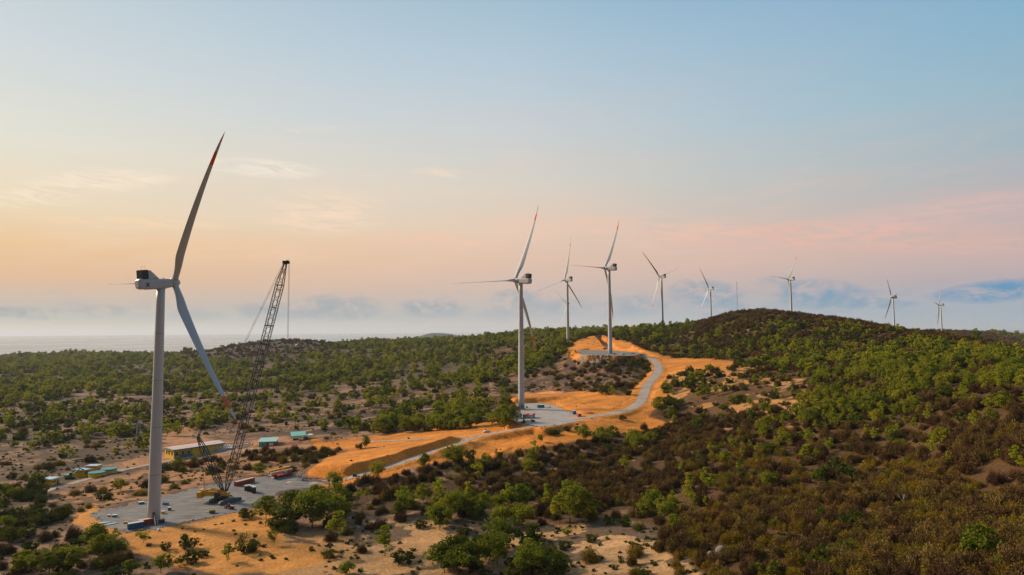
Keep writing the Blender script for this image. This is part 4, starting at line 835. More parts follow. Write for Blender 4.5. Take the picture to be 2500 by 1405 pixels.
mb = MB(); mb.add([(-.9, -.9, Hh), (Lh + .9, -.9, Hh), (Lh + .9, Wd + .9, Hh), (-.9, Wd + .9, Hh), (-.9, -.9, Hh + .3), (Lh + .9, -.9, Hh + .3), (Lh + .9, Wd / 2, Hh + 1.4), (-.9, Wd / 2, Hh + 1.4), (Lh + .9, Wd + .9, Hh + .3), (-.9, Wd + .9, Hh + .3)], [(0, 3, 2, 1), (4, 5, 6, 7), (7, 6, 8, 9), (0, 1, 5, 4), (1, 2, 8, 6, 5), (2, 3, 9, 8), (3, 0, 4, 7, 9)]); mb.build('roof', PINK, yb)
mb = MB(); mb.box((Lh / 2, -.95, Hh + .05), (Lh + 1.9, .12, .75)); mb.box((-.95, Wd / 2, Hh + .05), (.12, Wd + 1.8, .75)); mb.box((Lh + .95, Wd / 2, Hh + .2), (.12, Wd + 1.8, .9)); mb.build('eaves', TEAL, yb)
for t in (0.02, .12, .235, .35, .60, .985): mb = MB(); mb.box((Lh * t, -.08, Hh / 2), (.5, .3, Hh)); mb.build('pilaster', TEAL, yb)
for t in (.06, .18, .29): mb = MB(); mb.box((Lh * t, -.04, 3.4), (1.8, .12, 2.2)); w_ = mb.build('window', GLASS, yb); mb = MB(); mb.box((Lh * t, -.1, 2.2), (2.2, .2, .16)); mb.box((Lh * t, -.1, 4.6), (2.2, .2, .16)); mb.box((Lh * t, -.12, 3.4), (.1, .1, 2.3)); mb.build('frame', TEAL, w_)
for y_ in (3, 8, 12): mb = MB(); mb.box((-.04, y_, 3.4), (.12, 2.0, 2.4)); mb.build('window', GLASS, yb)
mb = MB(); mb.box((Lh * .17, -.9, 1.1), (Lh * .36, 1.7, .2)); mb.box((Lh * .17, -1.7, 1.7), (Lh * .36, .12, 1.1)); mb.build('balcony', TEAL, yb)
mb = MB(); mb.box((Lh * .66, -.06, 2.0), (3.5, .14, 4.0)); mb.build('shutter', mat('grey_shutter', (.4, .42, .42), .6), yb)
# steel frame under construction
A2 = hit(527, 1103); B2 = hit(615, 1088); a2 = math.atan2(B2.y - A2.y, B2.x - A2.x); L2_ = (Vector((B2.x, B2.y)) - Vector((A2.x, A2.y))).length
fb = empty('unfinished_building', (A2.x, A2.y, min(A2.z, B2.z)), a2, 'low unfinished frame building in white and blue right of the long yellow one', 'building'); KEEP_CLEAR += [(A2.x + math.cos(a2) * t, A2.y + math.sin(a2) * t, 9) for t in np.linspace(0, L2_, 4)]
nb_ = 8
for i in range(nb_ + 1):
    for y_ in (0, 9): mb = MB(); mb.box((L2_ * i / nb_, y_, 1.2), (.35, .35, 3.4)); mb.build('column', WHITE, fb)
for y_ in (0, 4.5, 9): mb = MB(); mb.box((L2_ / 2, y_, 3.05), (L2_ + .6, .4, .45)); mb.build('beam', WHITE, fb)
for i in range(nb_ + 1): mb = MB(); mb.box((L2_ * i / nb_, 4.5, 3.4), (.4, 9.6, .28)); mb.build('rafter', mat('pale_panel', (.6, .6, .6), .6), fb)
mb = MB(); mb.box((L2_ * .8, -.3, 3.75), (L2_ * .42, .3, .4)); mb.box((L2_ / 2, 9.3, 3.8), (L2_ + 1, .3, .45)); mb.build('edge_beam', TEAL, fb); mb = MB(); mb.box((L2_ * .25, 4, .9), (L2_ * .45, 7, 1.9)); mb.build('wall', WHITE, fb)
def hut(px, py, to, dep, h, wallm, roofm, lab, open_=False, name='hut', over=.6, doorm=None, pitch=.5, group=None, winm=None, slope_back=True):
    a = hit(px, py); b = hit(*to); an = math.atan2(b.y - a.y, b.x - a.x); L = math.hypot(b.x - a.x, b.y - a.y); r = empty(name, (a.x, a.y, min(a.z, b.z)), an, lab, 'building' if not open_ else 'shelter', group); KEEP_CLEAR.append(((a.x + b.x) / 2, (a.y + b.y) / 2 + dep / 2, L * .6 + 2))
    if open_:
        for i in range(4):
            for y_ in (0, dep): mb = MB(); mb.box((L * i / 3, y_, h / 2 - .3), (.18, .18, h + .6)); mb.build('post', STEEL, r)
        mb = MB(); mb.box((L * .3, dep * .6, .9), (L * .4, dep * .5, 1.7)); mb.build('store', BLUEC, r)
    else: mb = MB(); mb.box((L / 2, dep / 2, h / 2 - .3), (L, dep, h + .6)); mb.build('wall', wallm, r)
    mb = MB(); o_ = over; mb.add([(-o_, -o_, h), (L + o_, -o_, h), (L + o_, dep + o_, h + pitch), (-o_, dep + o_, h + pitch), (-o_, -o_, h + .18), (L + o_, -o_, h + .18), (L + o_, dep + o_, h + pitch + .18), (-o_, dep + o_, h + pitch + .18)], [(0, 3, 2, 1), (4, 5, 6, 7), (0, 1, 5, 4), (1, 2, 6, 5), (2, 3, 7, 6), (3, 0, 4, 7)]); mb.build('roof', roofm, r)
    if not open_:
        mb = MB(); mb.box((L * .75, -.04, 1.1), (1.1, .1, 2.2)); mb.build('door', doorm or TEAL, r)
        for t in (.2, .45): mb = MB(); mb.box((L * t, -.04, h * .55), (1.1, .1, 1.0)); mb.build('window', winm or GLASS, r)
    return r
GROOF = mat('pale_green_roof', (.34, .62, .54), .5); GWALL = mat('green_wall', (.10, .34, .28), .7); GROOF2 = mat('green_roof', (.20, .55, .42), .5)
r = hut(632, 1093, (673, 1090), 9, 4.2, GWALL, GROOF, 'green-walled hut with pale green roof and a banner, right of the crane boom', pitch=1.6); mb = MB(); mb.box((9.0, -.12, 2.3), (3.2, .08, 2.0)); mb.build('banner', WHITE, r); mb = MB(); mb.box((9.4, -.08, 2.0), (7.5, .06, 3.6)); mb.build('front_panel', mat('dark_red_panel', (.28, .05, .04), .7), r)
hut(712, 1078, (745, 1074), 9, 4.0, GWALL, GROOF2, 'open shelter with green roof near the access road, right of the green hut', True, 'shelter', pitch=1.8)
hut(742, 1074, (764, 1071), 5, 3.0, GWALL, mat('pale_lime_roof', (.6, .66, .45), .6), 'narrow lean-to with pale lime roof beside the green shelter', True, 'shelter', pitch=.2)
DR = mat('dark_blue_slab', (.04, .08, .14), .6); PR = mat('pale_blue_deck', (.45, .52, .60), .6)
def flat_house(px, py, to, dep, h, lab, trim=DR):
    r = hut(px, py, to, dep, h, YW, trim, lab, over=1.3, pitch=0, doorm=DARKM, group='small yellow buildings at far left', name='yellow_hut'); L = r.children[0].dimensions.x
    a = hit(px, py); b = hit(*to); L = math.hypot(b.x - a.x, b.y - a.y); mb = MB(); mb.box((L / 2, dep / 2, h + .26), (L - .2, dep - .2, .12)); mb.build('roof_deck', PR, r)
flat_house(125, 1186, (146, 1180), 7, 3.6, 'small yellow building with teal-edged flat roof left of the green excavator', TEAL)
flat_house(205, 1167, (222, 1162), 9, 4.6, 'yellow building with dark blue flat roof between excavator and round tanks')
flat_house(236, 1156, (250, 1151), 8, 4.6, 'yellow building with dark blue flat roof behind the round tanks')
for i, (px, py) in enumerate([(236, 1163), (266, 1154)]):
    r = empty('water_tank', hit(px, py), 0, ['left', 'right'][i] + ' of two round yellow tanks with teal tops at far left', 'tank', 'round tanks at far left'); KEEP_CLEAR.append((r.location.x, r.location.y, 8))
    mb = MB(); c_ = lambda q, z: [(q * math.cos(2 * math.pi * k / 32), q * math.sin(2 * math.pi * k / 32), z) for k in range(32)]; mb.rings([c_(4.6, -1), c_(4.6, 2.2)], True); mb.build('wall', YW, r); mb = MB(); mb.rings([c_(4.9, 2.2), c_(4.9, 2.7), c_(4.4, 2.75)], True); mb.build('top', TEAL, r)
# far white houses on the brown rise
for i, (px, py) in enumerate([(604, 848), (622, 846), (668, 842), (690, 852), (700, 853), (712, 851), (724, 853)]):
    P = atY(px, py, 2250 if py < 850 else 2050); P = Vector((P[0], P[1], ground(P[0], P[1]))); r = empty('house', P, R(10 + 20 * i), ['leftmost far white house on the brown rise, behind the crane boom', 'second far white house from the left on the brown rise', 'far white house highest on the brown rise', 'first far white house from left in the row at the rise\'s foot', 'second far white house from left in the row at the rise\'s foot', 'third far white house from left in the row at the rise\'s foot', 'far white house at the right end of the row at the rise\'s foot'][i], 'house', 'white houses on the far rise')
    mb = MB(); mb.box((0, 0, 1.5), (9, 6, 5)); mb.build('wall', mat('whitewashed_wall', (.5, .46, .42), .8), r); mb = MB(); mb.add([(-6, -4, 4), (6, -4, 4), (6, 4, 4), (-6, 4, 4), (-6, 0, 6.2), (6, 0, 6.2)], [(0, 3, 2, 1), (0, 1, 5, 4), (2, 3, 4, 5), (1, 2, 5), (3, 0, 4)]); mb.build('roof', PINKR if i % 2 else GREYR, r); mb = MB(); mb.box((0, -3.55, 1.8), (1.2, .1, 2)); mb.build('door', DARKM, r); KEEP_CLEAR.append((P.x, P.y, 14))
# pylon, mast, poles
P = hit(337, 1083); o = empty('pylon', P, R(20), 'pale lattice power pylon standing on dry ground left of the nearest tower', 'pylon'); hp = 55 * P.y / F * 1.02; mb = MB(); lattice(mb, (0, 0, 0), (0, 0, hp), 4.2, 9, .09, side=Vector((1, 0, 0)), w2=1.0); mb.build('lattice_body', mat('pale_steel', (.42, .42, .44), .6), o)
for z_ in (.72, .84, .97): mb = MB(); mb.bar((-3.6, 0, hp * z_), (3.6, 0, hp * z_), .12); mb.bar((-3.6, 0, hp * z_), (0, 0, hp * z_ + 1), .08); mb.bar((3.6, 0, hp * z_), (0, 0, hp * z_ + 1), .08); mb.build('crossarm', mat('pale_steel', (.42, .42, .44), .6), o)
P = Vector(atY(1800.5, 757, 1000)); P.z = ground(P.x, P.y); ht = (CZ + (805 - 689) / F * 1000) - P.z; o = empty('mast', P, 0, 'thin red and white guyed mast on the hilltop between two turbines', 'mast'); 
mb = MB(); nb_ = 8
for i in range(nb_): mb2 = lattice(mb, (0, 0, ht * i / nb_), (0, 0, ht * (i + 1) / nb_), .7, 4, .035)
mb.build('lattice', mat('faded_mast_paint', (.45, .25, .22), .6), o); mb = MB()
for k in range(3):
    for zz_ in (.5, .95): mb.bar((0, 0, ht * zz_), (18 * math.cos(k * 2.094), 18 * math.sin(k * 2.094), -2), .025, 3)
mb.build('guy_wire', STEEL, o)
for i, (px, py, hh) in enumerate([(922, 826, 14), (1167, 815, 16)]):
    P = Vector(atY(px, py, 2150)); P.z = ground(P.x, P.y); o = empty('pole', P, 0, ['thin far pole on the skyline left of the blue hill', 'thin far pole on the skyline right of the blue hill'][i], 'pole', 'far poles on the skyline'); mb = MB(); mb.bar((0, 0, 0), (0, 0, hh + 8), .3, 5); mb.build('shaft', DARKM, o); mb = MB(); mb.bar((-2, 0, hh + 6.5), (2, 0, hh + 6.5), .2, 4); mb.build('crossarm', DARKM, o)
# rocks: rubble face under the third pad
def rocks(name, pts, smin, smax, m_, seed=3):
    r = np.random.default_rng(seed); mb = MB()
    for x, y in pts:
        s = r.uniform(smin, smax); z = ground_fast(x, y); n_ = 7; ax_ = r.uniform(.6, 1.2, 3); off = r.uniform(0, 6.28); rg = []
        for zz_, q in ((-.4, .7), (.05, 1.0), (.5, .75), (.75, .3)): rg.append([(x + s * q * ax_[0] * math.cos(off + 2 * math.pi * k / n_) * r.uniform(.8, 1.15), y + s * q * ax_[1] * math.sin(off + 2 * math.pi * k / n_) * r.uniform(.8, 1.15), z + s * zz_ * ax_[2]) for k in range(n_)])
        mb.rings(rg, True)
    return mb.build(name, m_)
def ground_fast(x, y): return ground(x, y)
ROCK = mat('pale_rock', (.42, .33, .22), .95, var=.3, scale=.3, bump=.3); rp = []
a_ = Vector(atY(1412, 867, 790)); b_ = Vector(atY(1488, 870, 752))
for i in range(420):
    t = RNG.random(); q = a_.lerp(b_, float(t)); rp.append((q.x + RNG.normal() * 1.5, q.y - RNG.random() ** 1.2 * 30 - 2))
tag(rocks('rubble', rp, .8, 2.2, ROCK), kind='stuff')
sp_ = []
for pts_, hw_, sh_ in ROADS[:2]:
    for i in range(110):
        q = pts_[RNG.integers(0, len(pts_))]; sp_.append((q[0] + RNG.normal() * 3 + RNG.choice([-1, 1]) * (hw_ + 1.5), q[1] + RNG.normal() * 3 + RNG.choice([-1, 1]) * (hw_ + 1.5)))
for P_ in (PAD1, PAD2):
    for i in range(120):
        k_ = RNG.integers(0, len(P_)); a_, b_ = P_[k_], P_[(k_ + 1) % len(P_)]; t = RNG.random(); sp_.append((a_[0] + (b_[0] - a_[0]) * t + RNG.normal() * 1.5, a_[1] + (b_[1] - a_[1]) * t + RNG.normal() * 1.5))
tag(rocks('stones', sp_, .25, .8, ROCK, 9), kind='stuff')
for i, (px, py, s, lab) in enumerate([(1762, 1345, 1.9, 'grey rounded boulder low on the left of the brown hillside'), (1735, 1352, 1.0, 'smaller pale boulder just left of the grey rounded one'), (2010, 1208, 1.1, 'pale boulder showing on bare ground in the middle of the brown hillside')]):
    o = rocks('boulder', [(0, 0)], 1, 1.1, mat('grey_rock', (.25, .22, .19), .95, var=.3, bump=.3), i) if False else None
    mb = MB(); r_ = np.random.default_rng(i); rg = []
    for zz_, q in ((-.5, .8), (-.1, 1.05), (.3, .95), (.62, .6), (.75, .2)): rg.append([(s * q * math.cos(2 * math.pi * k / 10) * r_.uniform(.88, 1.12), s * q * .8 * math.sin(2 * math.pi * k / 10) * r_.uniform(.88, 1.12), s * zz_) for k in range(10)])
    mb.rings(rg, True); o = mb.build('boulder', mat('grey_rock', (.25, .22, .19), .95, var=.3, bump=.3), smooth=True); o.location = hit(px, py); tag(o, lab, 'boulder', 'boulders on the brown hillside'); KEEP_CLEAR.append((o.location.x, o.location.y, 4))
# ------------------------------------------------------------------ plants set by hand: base pixel, height in photo pixels, kind, look
HP = [(1085, 1398, 66, 'green', 'left trunk of the wide round tree clump at the bottom edge', 1.25), (1115, 1392, 76, 'green', 'middle of the wide round tree clump at the bottom edge', 1.3), (1145, 1398, 68, 'green', 'right side of the wide round tree clump at the bottom edge', 1.25),
      (1212, 1345, 72, 'green', 'loose round tree standing on pale sand above the dark bushes', 1.2), (1290, 1328, 48, 'dark', 'broad dark green bush on pale sand right of the loose round tree', 1.1), (1180, 1332, 36, 'dark', 'dark bush leaning on the left of the loose round tree', 1), (1335, 1366, 42, 'dark', 'broad dark bush below the bright little tree', 1.1), (1350, 1398, 46, 'dark', 'large dark bush at the bottom edge below the bright little tree', 1.2), (1300, 1400, 40, 'dark', 'dark bush at the bottom edge left of the large dark one', 1.1),
      (1386, 1314, 27, 'airy', 'small bright yellow-green round tree alone on pale ground', 1.6), (1392, 1276, 98, 'airy', 'tallest yellow-green tree of the clump at the right of the row', 1.3), (1420, 1278, 86, 'green', 'broad tree on the right of the tall yellow-green one', .95), (1366, 1276, 70, 'airy', 'slim tree on the left of the tall yellow-green one', 1.1),
      (1087, 1270, 48, 'green', 'compact round green tree at the lower edge of the row', 1.1), (990, 1262, 56, 'green', 'rounded green tree left of the compact round one', 1), (1150, 1266, 50, 'airy', 'yellow-green tree right of the compact round tree', 1.2), (1225, 1282, 46, 'green', 'loose low green tree below the middle of the row', 1.2), (1275, 1285, 52, 'green', 'loose green tree right below the middle of the row', 1.2),
      (940, 1358, 74, 'airy', 'upright yellow-green tree at the edge of the pale sand hollow', 1.3), (826, 1318, 70, 'airy', 'slim tree below the right end of the crane grove', 1.2), (985, 1376, 34, 'dark', 'dark spreading bush in the pale sand hollow', 1.1), (808, 1362, 24, 'dark', 'small round dark bush alone on sand left of the pale hollow', 1.1), (845, 1405, 30, 'green', 'low green tree cut by the bottom edge left of centre', 1.4),
      (650, 1272, 58, 'green', 'leftmost rounded tree of the grove right of the crane', 1), (712, 1282, 74, 'green', 'large tree in the front of the grove right of the crane', 1.1), (762, 1290, 84, 'green', 'largest dark-shaded tree of the grove right of the crane', 1.1), (790, 1262, 66, 'green', 'tree behind the largest one in the crane grove', 1), (690, 1290, 44, 'dark', 'dark bush under the large grove tree', 1.1), (826, 1275, 60, 'green', 'tree closing the right side of the crane grove', 1),
      (228, 1330, 46, 'green', 'round dark-green tree just below the left end of the gravel pad', 1.15), (250, 1362, 54, 'green', 'broad tree in the cluster left of the dull sand', 1.15), (285, 1362, 44, 'green', 'tree at the right of the cluster left of the dull sand', 1), (276, 1335, 42, 'airy', 'slim tree behind the cluster left of the dull sand', 1.1), (308, 1352, 30, 'airy', 'small yellow-green tree touching the dull sand', 1.1), (350, 1326, 34, 'airy', 'yellow-green shrubby tree in front of the two short containers', 1.5),
      (462, 1340, 32, 'dark', 'small dark bush alone in the middle of the dull sand', .9), (405, 1341, 20, 'dark', 'tiny dark bush below the white sack', .9), (603, 1348, 42, 'dark', 'dark upright bush at the right of the dull sand', .9), (555, 1372, 44, 'airy', 'thin yellow-green tree left of the dark upright bush', 1.2), (455, 1378, 26, 'dark', 'low green bush in the lower dull sand', 1.3), (668, 1332, 42, 'airy', 'small tree on sand below the crane grove', 1.1), (392, 1400, 44, 'green', 'tree cut by the bottom edge below the dull sand', 1), (320, 1404, 36, 'green', 'round tree cut by the bottom edge left of the dull sand', 1.2), (606, 1264, 20, 'dark', 'dark bush alone at the upper right of the dull sand', 1.5), (120, 1405, 60, 'green', 'wide green tree in the bottom left corner', 1.3), (60, 1398, 52, 'green', 'green tree at the very bottom left', 1.2), (175, 1392, 56, 'green', 'green tree right of the wide one in the bottom left corner', 1.1),
      (893, 1094, 27, 'green', 'small tree with clear trunk at the access road bend', .8), (877, 1096, 14, 'dark', 'tiny bush left of the small tree at the access road bend', .9), (1147, 1120, 24, 'dark', 'small dark tree on sand below the road fork', .8), (1218, 1118, 22, 'dark', 'small dark bush right of the one below the road fork', .6), (1319, 1081, 20, 'green', 'tiny tree on sand below the gravel yard', .7), (1386, 1053, 14, 'dark', 'left dark bush on the orange sand under the containers', 1), (1420, 1055, 22, 'dark', 'arching dark bush on the orange sand under the containers', 1), (1358, 1062, 14, 'dark', 'small dark bush lowest left on the orange sand under the containers', 1), (1341, 1059, 10, 'dark', 'flat dark bush on the orange sand under the gravel yard', 1.4), (1521, 1026, 12, 'dark', 'tiny bush alone on the orange sand below the road curve', 1), 
      (1494, 966, 24, 'airy', 'yellow-green small tree on the rim of the sand mound', 1.3), (1532, 965, 18, 'dark', 'dark bush right of the small tree on the sand mound rim', .9), (1476, 962, 20, 'dark', 'dark bush left of the small tree on the sand mound rim', 1.2), (1642, 797, 15, 'green', 'lone round tree on the skyline right of the fifth tower', .8),
      (1612, 1008, 36, 'green', 'large dark-green tree at the right of the winding road, left one', 1.1), (1636, 1002, 34, 'green', 'large dark-green tree at the right of the winding road, right one', 1.1), (1680, 1204, 50, 'airy', 'bright yellow-green tree left of a pair on the brown slope', 1.3), (1735, 1198, 40, 'airy', 'bright yellow-green tree right of a pair on the brown slope', 1.3), (1665, 1160, 34, 'airy', 'slim bright tree above the pair on the brown slope', 1.1), (1232, 1048, 56, 'green', 'dark tall tree at the right end of the grove beside the trucks', 1), (1252, 1030, 40, 'green', 'tree touching the left truck in the gravel yard', .9), (1130, 1050, 26, 'airy', 'bright small tree in front of the grove beside the trucks', 1), (955, 1054, 42, 'green', 'dark round tree at the left end of the grove beside the trucks', 1.3)]
DEAD = (2205, 1238)
# ------------------------------------------------------------------ vegetation
def leaf_mat(name, stops, trans=.25, var=.25):
    M = bpy.data.materials.new(name); M.use_nodes = True; n = NT(M.node_tree); n.N.clear()
    oi = n.n('ShaderNodeObjectInfo'); at = n.n('ShaderNodeAttribute', attribute_name='tint')
    c = n.ramp(oi.outputs['Random'], stops)
    t = n.math('MULTIPLY_ADD', at.outputs['Fac'], 2 * var, 1 - var)
    c = n.mix(1.0, c, n.comb(t, t, t), 'MULTIPLY')
    d = n.n('ShaderNodeBsdfDiffuse'); tr = n.n('ShaderNodeBsdfTranslucent'); mx_ = n.n('ShaderNodeMixShader'); o = n.n('ShaderNodeOutputMaterial')
    n.L.new(c, d.inputs[0]); n.L.new(c, tr.inputs[0]); mx_.inputs[0].default_value = trans
    n.L.new(d.outputs[0], mx_.inputs[1]); n.L.new(tr.outputs[0], mx_.inputs[2]); n.L.new(mx_.outputs[0], o.inputs[0]); return M
LM = {'green': leaf_mat('green_leaves', [(0, (.11, .135, .016)), (.3, (.19, .22, .018)), (.6, (.29, .28, .02)), (.85, (.15, .17, .022)), (1, (.40, .35, .026))], .35),
      'airy': leaf_mat('yellow_green_leaves', [(0, (.24, .27, .02)), (.5, (.33, .34, .022)), (1, (.40, .35, .03))], .4),
      'dark': leaf_mat('dark_leaves', [(0, (.055, .075, .015)), (.5, (.08, .10, .016)), (1, (.14, .14, .02))]),
      'bare': leaf_mat('bare_twigs', [(0, (.115, .065, .026)), (.3, (.17, .10, .035)), (.55, (.10, .052, .03)), (.8, (.15, .105, .03)), (1, (.25, .165, .05))], .12, .45),
      'olive': leaf_mat('dry_olive_leaves', [(0, (.22, .145, .022)), (.5, (.28, .18, .022)), (1, (.18, .17, .025))], .2, .4)}
BARK = mat('bark', (.12, .09, .065), .95)
def quads_obj(name, C, size, material, flat=0.0, seed=0, aspect=1.0, tint=None, up=None):
    r = np.random.default_rng(seed); n = len(C)
    a = r.normal(size=(n, 3)); a[:, 2] *= (1 - flat); a /= np.linalg.norm(a, axis=1)[:, None] + 1e-9
    if up is not None: a = up
    b = np.cross(a, r.normal(size=(n, 3))); b /= np.linalg.norm(b, axis=1)[:, None] + 1e-9
    s = size * r.uniform(.6, 1.3, n); A_ = a * (s * aspect)[:, None] * .5; B_ = b * s[:, None] * .5
    if up is not None: B_ = b * (s * .12)[:, None]
    V = np.stack([C - A_ - B_ * .6, C + A_ * .2 - B_, C + A_ + B_ * .5, C - A_ * .1 + B_], 1).reshape(-1, 3)
    me = bpy.data.meshes.new(name); me.vertices.add(4 * n); me.vertices.foreach_set('co', V.astype(np.float32).ravel())
    me.loops.add(4 * n); me.loops.foreach_set('vertex_index', np.arange(4 * n, dtype=np.int32))
    me.polygons.add(n); me.polygons.foreach_set('loop_start', np.arange(0, 4 * n, 4, dtype=np.int32)); me.polygons.foreach_set('loop_total', np.full(n, 4, np.int32))
    me.update(calc_edges=True)
    t = me.attributes.new('tint', 'FLOAT', 'FACE'); t.data.foreach_set('value', (r.random(n) if tint is None else tint).astype(np.float32))
    me.materials.append(material); return me
def crown_pts(seed, h, w, nclump, per, top=.35, shape='round', cs=.28):
    """leaf positions gathered in clumps round limb ends; also the limb ends for the trunk"""
    r = np.random.default_rng(seed); cl = []; tries = 0
    while len(cl) < nclump and tries < 5000:
        tries += 1
        p = r.uniform(-1, 1, 3)
        if np.linalg.norm(p) > 1: continue
        if np.linalg.norm(p) < .35 and r.random() < .7: continue
        z = h * (top + (1 - top) * (p[2] * .5 + .5)); rr = 1.0
        if shape == 'cone': rr = 1.05 - .65 * (p[2] * .5 + .5)
        if shape == 'vase': rr = .55 + .45 * (p[2] * .5 + .5)
        cl.append((p[0] * w / 2 * rr, p[1] * w / 2 * rr, z))
    cl = np.array(cl); P = []; T = []
    sh = r.normal(size=2) * w * .06; cl[:, 0] += sh[0] * cl[:, 2] / h; cl[:, 1] += sh[1] * cl[:, 2] / h
    for c in cl:
        k = int(per * r.uniform(.6, 1.4)); q = r.normal(size=(k, 3)); q /= np.linalg.norm(q, axis=1)[:, None]; q *= r.uniform(.45, 1.0, k)[:, None] ** .6
        s = w * cs * r.uniform(.4, 1.35); P.append(c + q * np.array([s, s, s * .72])); T.append(np.clip(r.uniform(.1, .9) + r.normal(size=k) * .12, 0, 1))
    P = np.concatenate(P); P[:, 2] = np.maximum(P[:, 2], .1); return P, np.concatenate(T), cl
def trunk_mesh(seed, h, cl, top, tr=.16, nl=7):
    r = random.Random(seed); mb = MB(); b0 = Vector((0, 0, -.4)); b1 = Vector((r.uniform(-.3, .3), r.uniform(-.3, .3), h * top * .8)); b2 = Vector((b1.x * 1.8, b1.y * 1.8, h * .75))
    mb.bar(b0, b1, tr, 6, tr * .75, caps=False); mb.bar(b1, b2, tr * .75, 5, tr * .25, caps=False)
    idx = list(range(len(cl))); r.shuffle(idx)
    for i in idx[:nl]:
        s = b1.lerp(b2, r.uniform(0, .6)); mb.bar(s, Vector(cl[i]), tr * .45, 4, tr * .12, caps=False)
    me = mb.build('trunk', BARK, link=False).data; return me
PROTO = {}
def make_proto(key, kind, seed, h, w, ncl, per, leaf, top, shape, cs, tr=.16):
    P, T, cl = crown_pts(seed, h, w, ncl, per, top, shape, cs)
    PROTO.setdefault(key, []).append((quads_obj('crown', P, leaf, LM[kind], .2, seed, tint=T), trunk_mesh(seed, h, cl, top, tr), h, w))
for s_ in range(4): make_proto('green', 'green', 10 + s_, 9.6, 9.0 + .6 * (s_ % 2), 30, 72, .60, .22, 'round', .19)
for s_ in range(3): make_proto('airy', 'airy', 30 + s_, 9.6, 5.8, 19, 54, .48, .25, ['round', 'cone', 'vase'][s_], .19, .12)
for s_ in range(3): make_proto('dark', 'dark', 50 + s_, 4.8, 6.4, 24, 66, .46, .05, 'round', .18, .12)
for s_ in range(3): make_proto('greenfar', 'green', 70 + s_, 9.6, 10.0, 16, 24, 1.45, .12, 'round', .21)
for s_ in range(2): make_proto('darkfar', 'dark', 80 + s_, 4.8, 7.4, 13, 20, 1.15, .02, 'round', .21)
for s_ in range(2): make_proto('airyfar', 'airy', 90 + s_, 9.4, 6.4, 12, 20, 1.1, .2, 'round', .2)
def twig_proto(key, kind, seed, h, w, n, size, far=False):
    r = np.random.default_rng(seed)
    d = r.normal(size=(n, 3)); d[:, 2] = np.abs(d[:, 2]) * .9 + .15; d /= np.linalg.norm(d, axis=1)[:, None]
    rad = r.uniform(.25, 1, n) ** .6; lob = 1 + .25 * np.sin(np.arctan2(d[:, 1], d[:, 0]) * 3 + seed) + .12 * np.sin(np.arctan2(d[:, 1], d[:, 0]) * 7)
    P = d * rad[:, None] * np.array([w / 2, w / 2, h]) * lob[:, None]; up = d * .8 + np.array([0, 0, .35]) + r.normal(size=(n, 3)) * .6; up /= np.linalg.norm(up, axis=1)[:, None]
    T = np.clip(.25 + .5 * rad + r.normal(size=n) * .2, 0, 1) * 0 + r.random(n)
    PROTO.setdefault(key, []).append((quads_obj('shrub', P, size, LM[kind], 0, seed, 1.0, T, up), None, h, w))
for s_ in range(3): twig_proto('bare', 'bare', 110 + s_, 3.4, 5.4, 3200, .6)
for s_ in range(3): twig_proto('olive', 'olive', 120 + s_, 2.9, 5.2, 3000, .5)
for s_ in range(2): twig_proto('barefar', 'bare', 130 + s_, 3.4, 6.0, 520, 1.7)
for s_ in range(2): twig_proto('olivefar', 'olive', 140 + s_, 2.8, 6.0, 520, 1.5)
for s_ in range(2):
    P, T, cl = crown_pts(150 + s_, .9, 1.7, 9, 16, 0, 'round', .25); PROTO.setdefault('tuft', []).append((quads_obj('tuft', P, .34, LM['dark'], .2, s_, tint=T), None, .9, 1.7))

# growth map: polygons given on the photograph's ground, densities per 100 square metres
D = []
def reg(poly, **k): D.append((poly, k))
reg([(180, 1255), (262, 1240), (330, 1225), (480, 1185), (700, 1150), (745, 1160), (840, 1180), (745, 1202), (690, 1208), (640, 1245), (480, 1280), (425, 1296), (385, 1310), (300, 1312), (240, 1296)])           # pad 1: nothing
reg([(1240, 990), (1262, 982), (1345, 982), (1440, 1020), (1375, 1044), (1290, 1046), (1240, 1036)])
reg([(385, 1070), (560, 1062), (790, 1052), (800, 1092), (640, 1102), (545, 1120), (395, 1136)])
reg([(90, 1176), (240, 1130), (350, 1130), (390, 1125), (390, 1160), (250, 1195), (110, 1222)], dark=.04, tuft=1)
reg([(640, 1165), (800, 1160), (800, 1222), (660, 1238)], dark=.1)
reg([(738, 1168), (800, 1118), (848, 1098), (760, 1096), (762, 1076), (900, 1066), (1060, 1054), (1250, 1040), (1300, 1035), (1390, 1030), (1330, 1060), (1230, 1112), (1050, 1132), (880, 1178), (800, 1190)], tuft=.05)
reg([(1262, 966), (1330, 955), (1400, 957), (1535, 960), (1566, 930), (1590, 905), (1585, 885), (1552, 872), (1410, 888), (1378, 858), (1405, 834), (1450, 820), (1515, 832), (1590, 858), (1640, 874), (1790, 880), (1790, 897), (1650, 912), (1622, 930), (1612, 958), (1640, 985), (1595, 1010), (1640, 1040), (1500, 1058), (1400, 1080), (1262, 1100), (1330, 1050), (1440, 1020), (1390, 1000), (1240, 984)], tuft=.12, dark=.012)
reg(HOLLOW, tuft=.4)
reg([(330, 1350), (560, 1398), (640, 1350), (850, 1330), (850, 1420), (1560, 1412), (1560, 1750), (100, 1750), (330, 1412)], tuft=1, dark=.10, airy=.02)
reg(SAND2, tuft=.7, dark=.04)
reg([(925, 1052), (930, 1030), (990, 1000), (1080, 985), (1180, 958), (1240, 965), (1256, 985), (1250, 1030), (1205, 1046), (1100, 1052), (1000, 1058)], green=2.2, airy=.5, dark=.6)                      # grove by pad 2
reg([(640, 1262), (665, 1250), (720, 1240), (790, 1228), (850, 1215), (880, 1218), (840, 1260), (820, 1300), (700, 1290), (655, 1265)], green=2.4, dark=1.0)                                             # grove right of crane
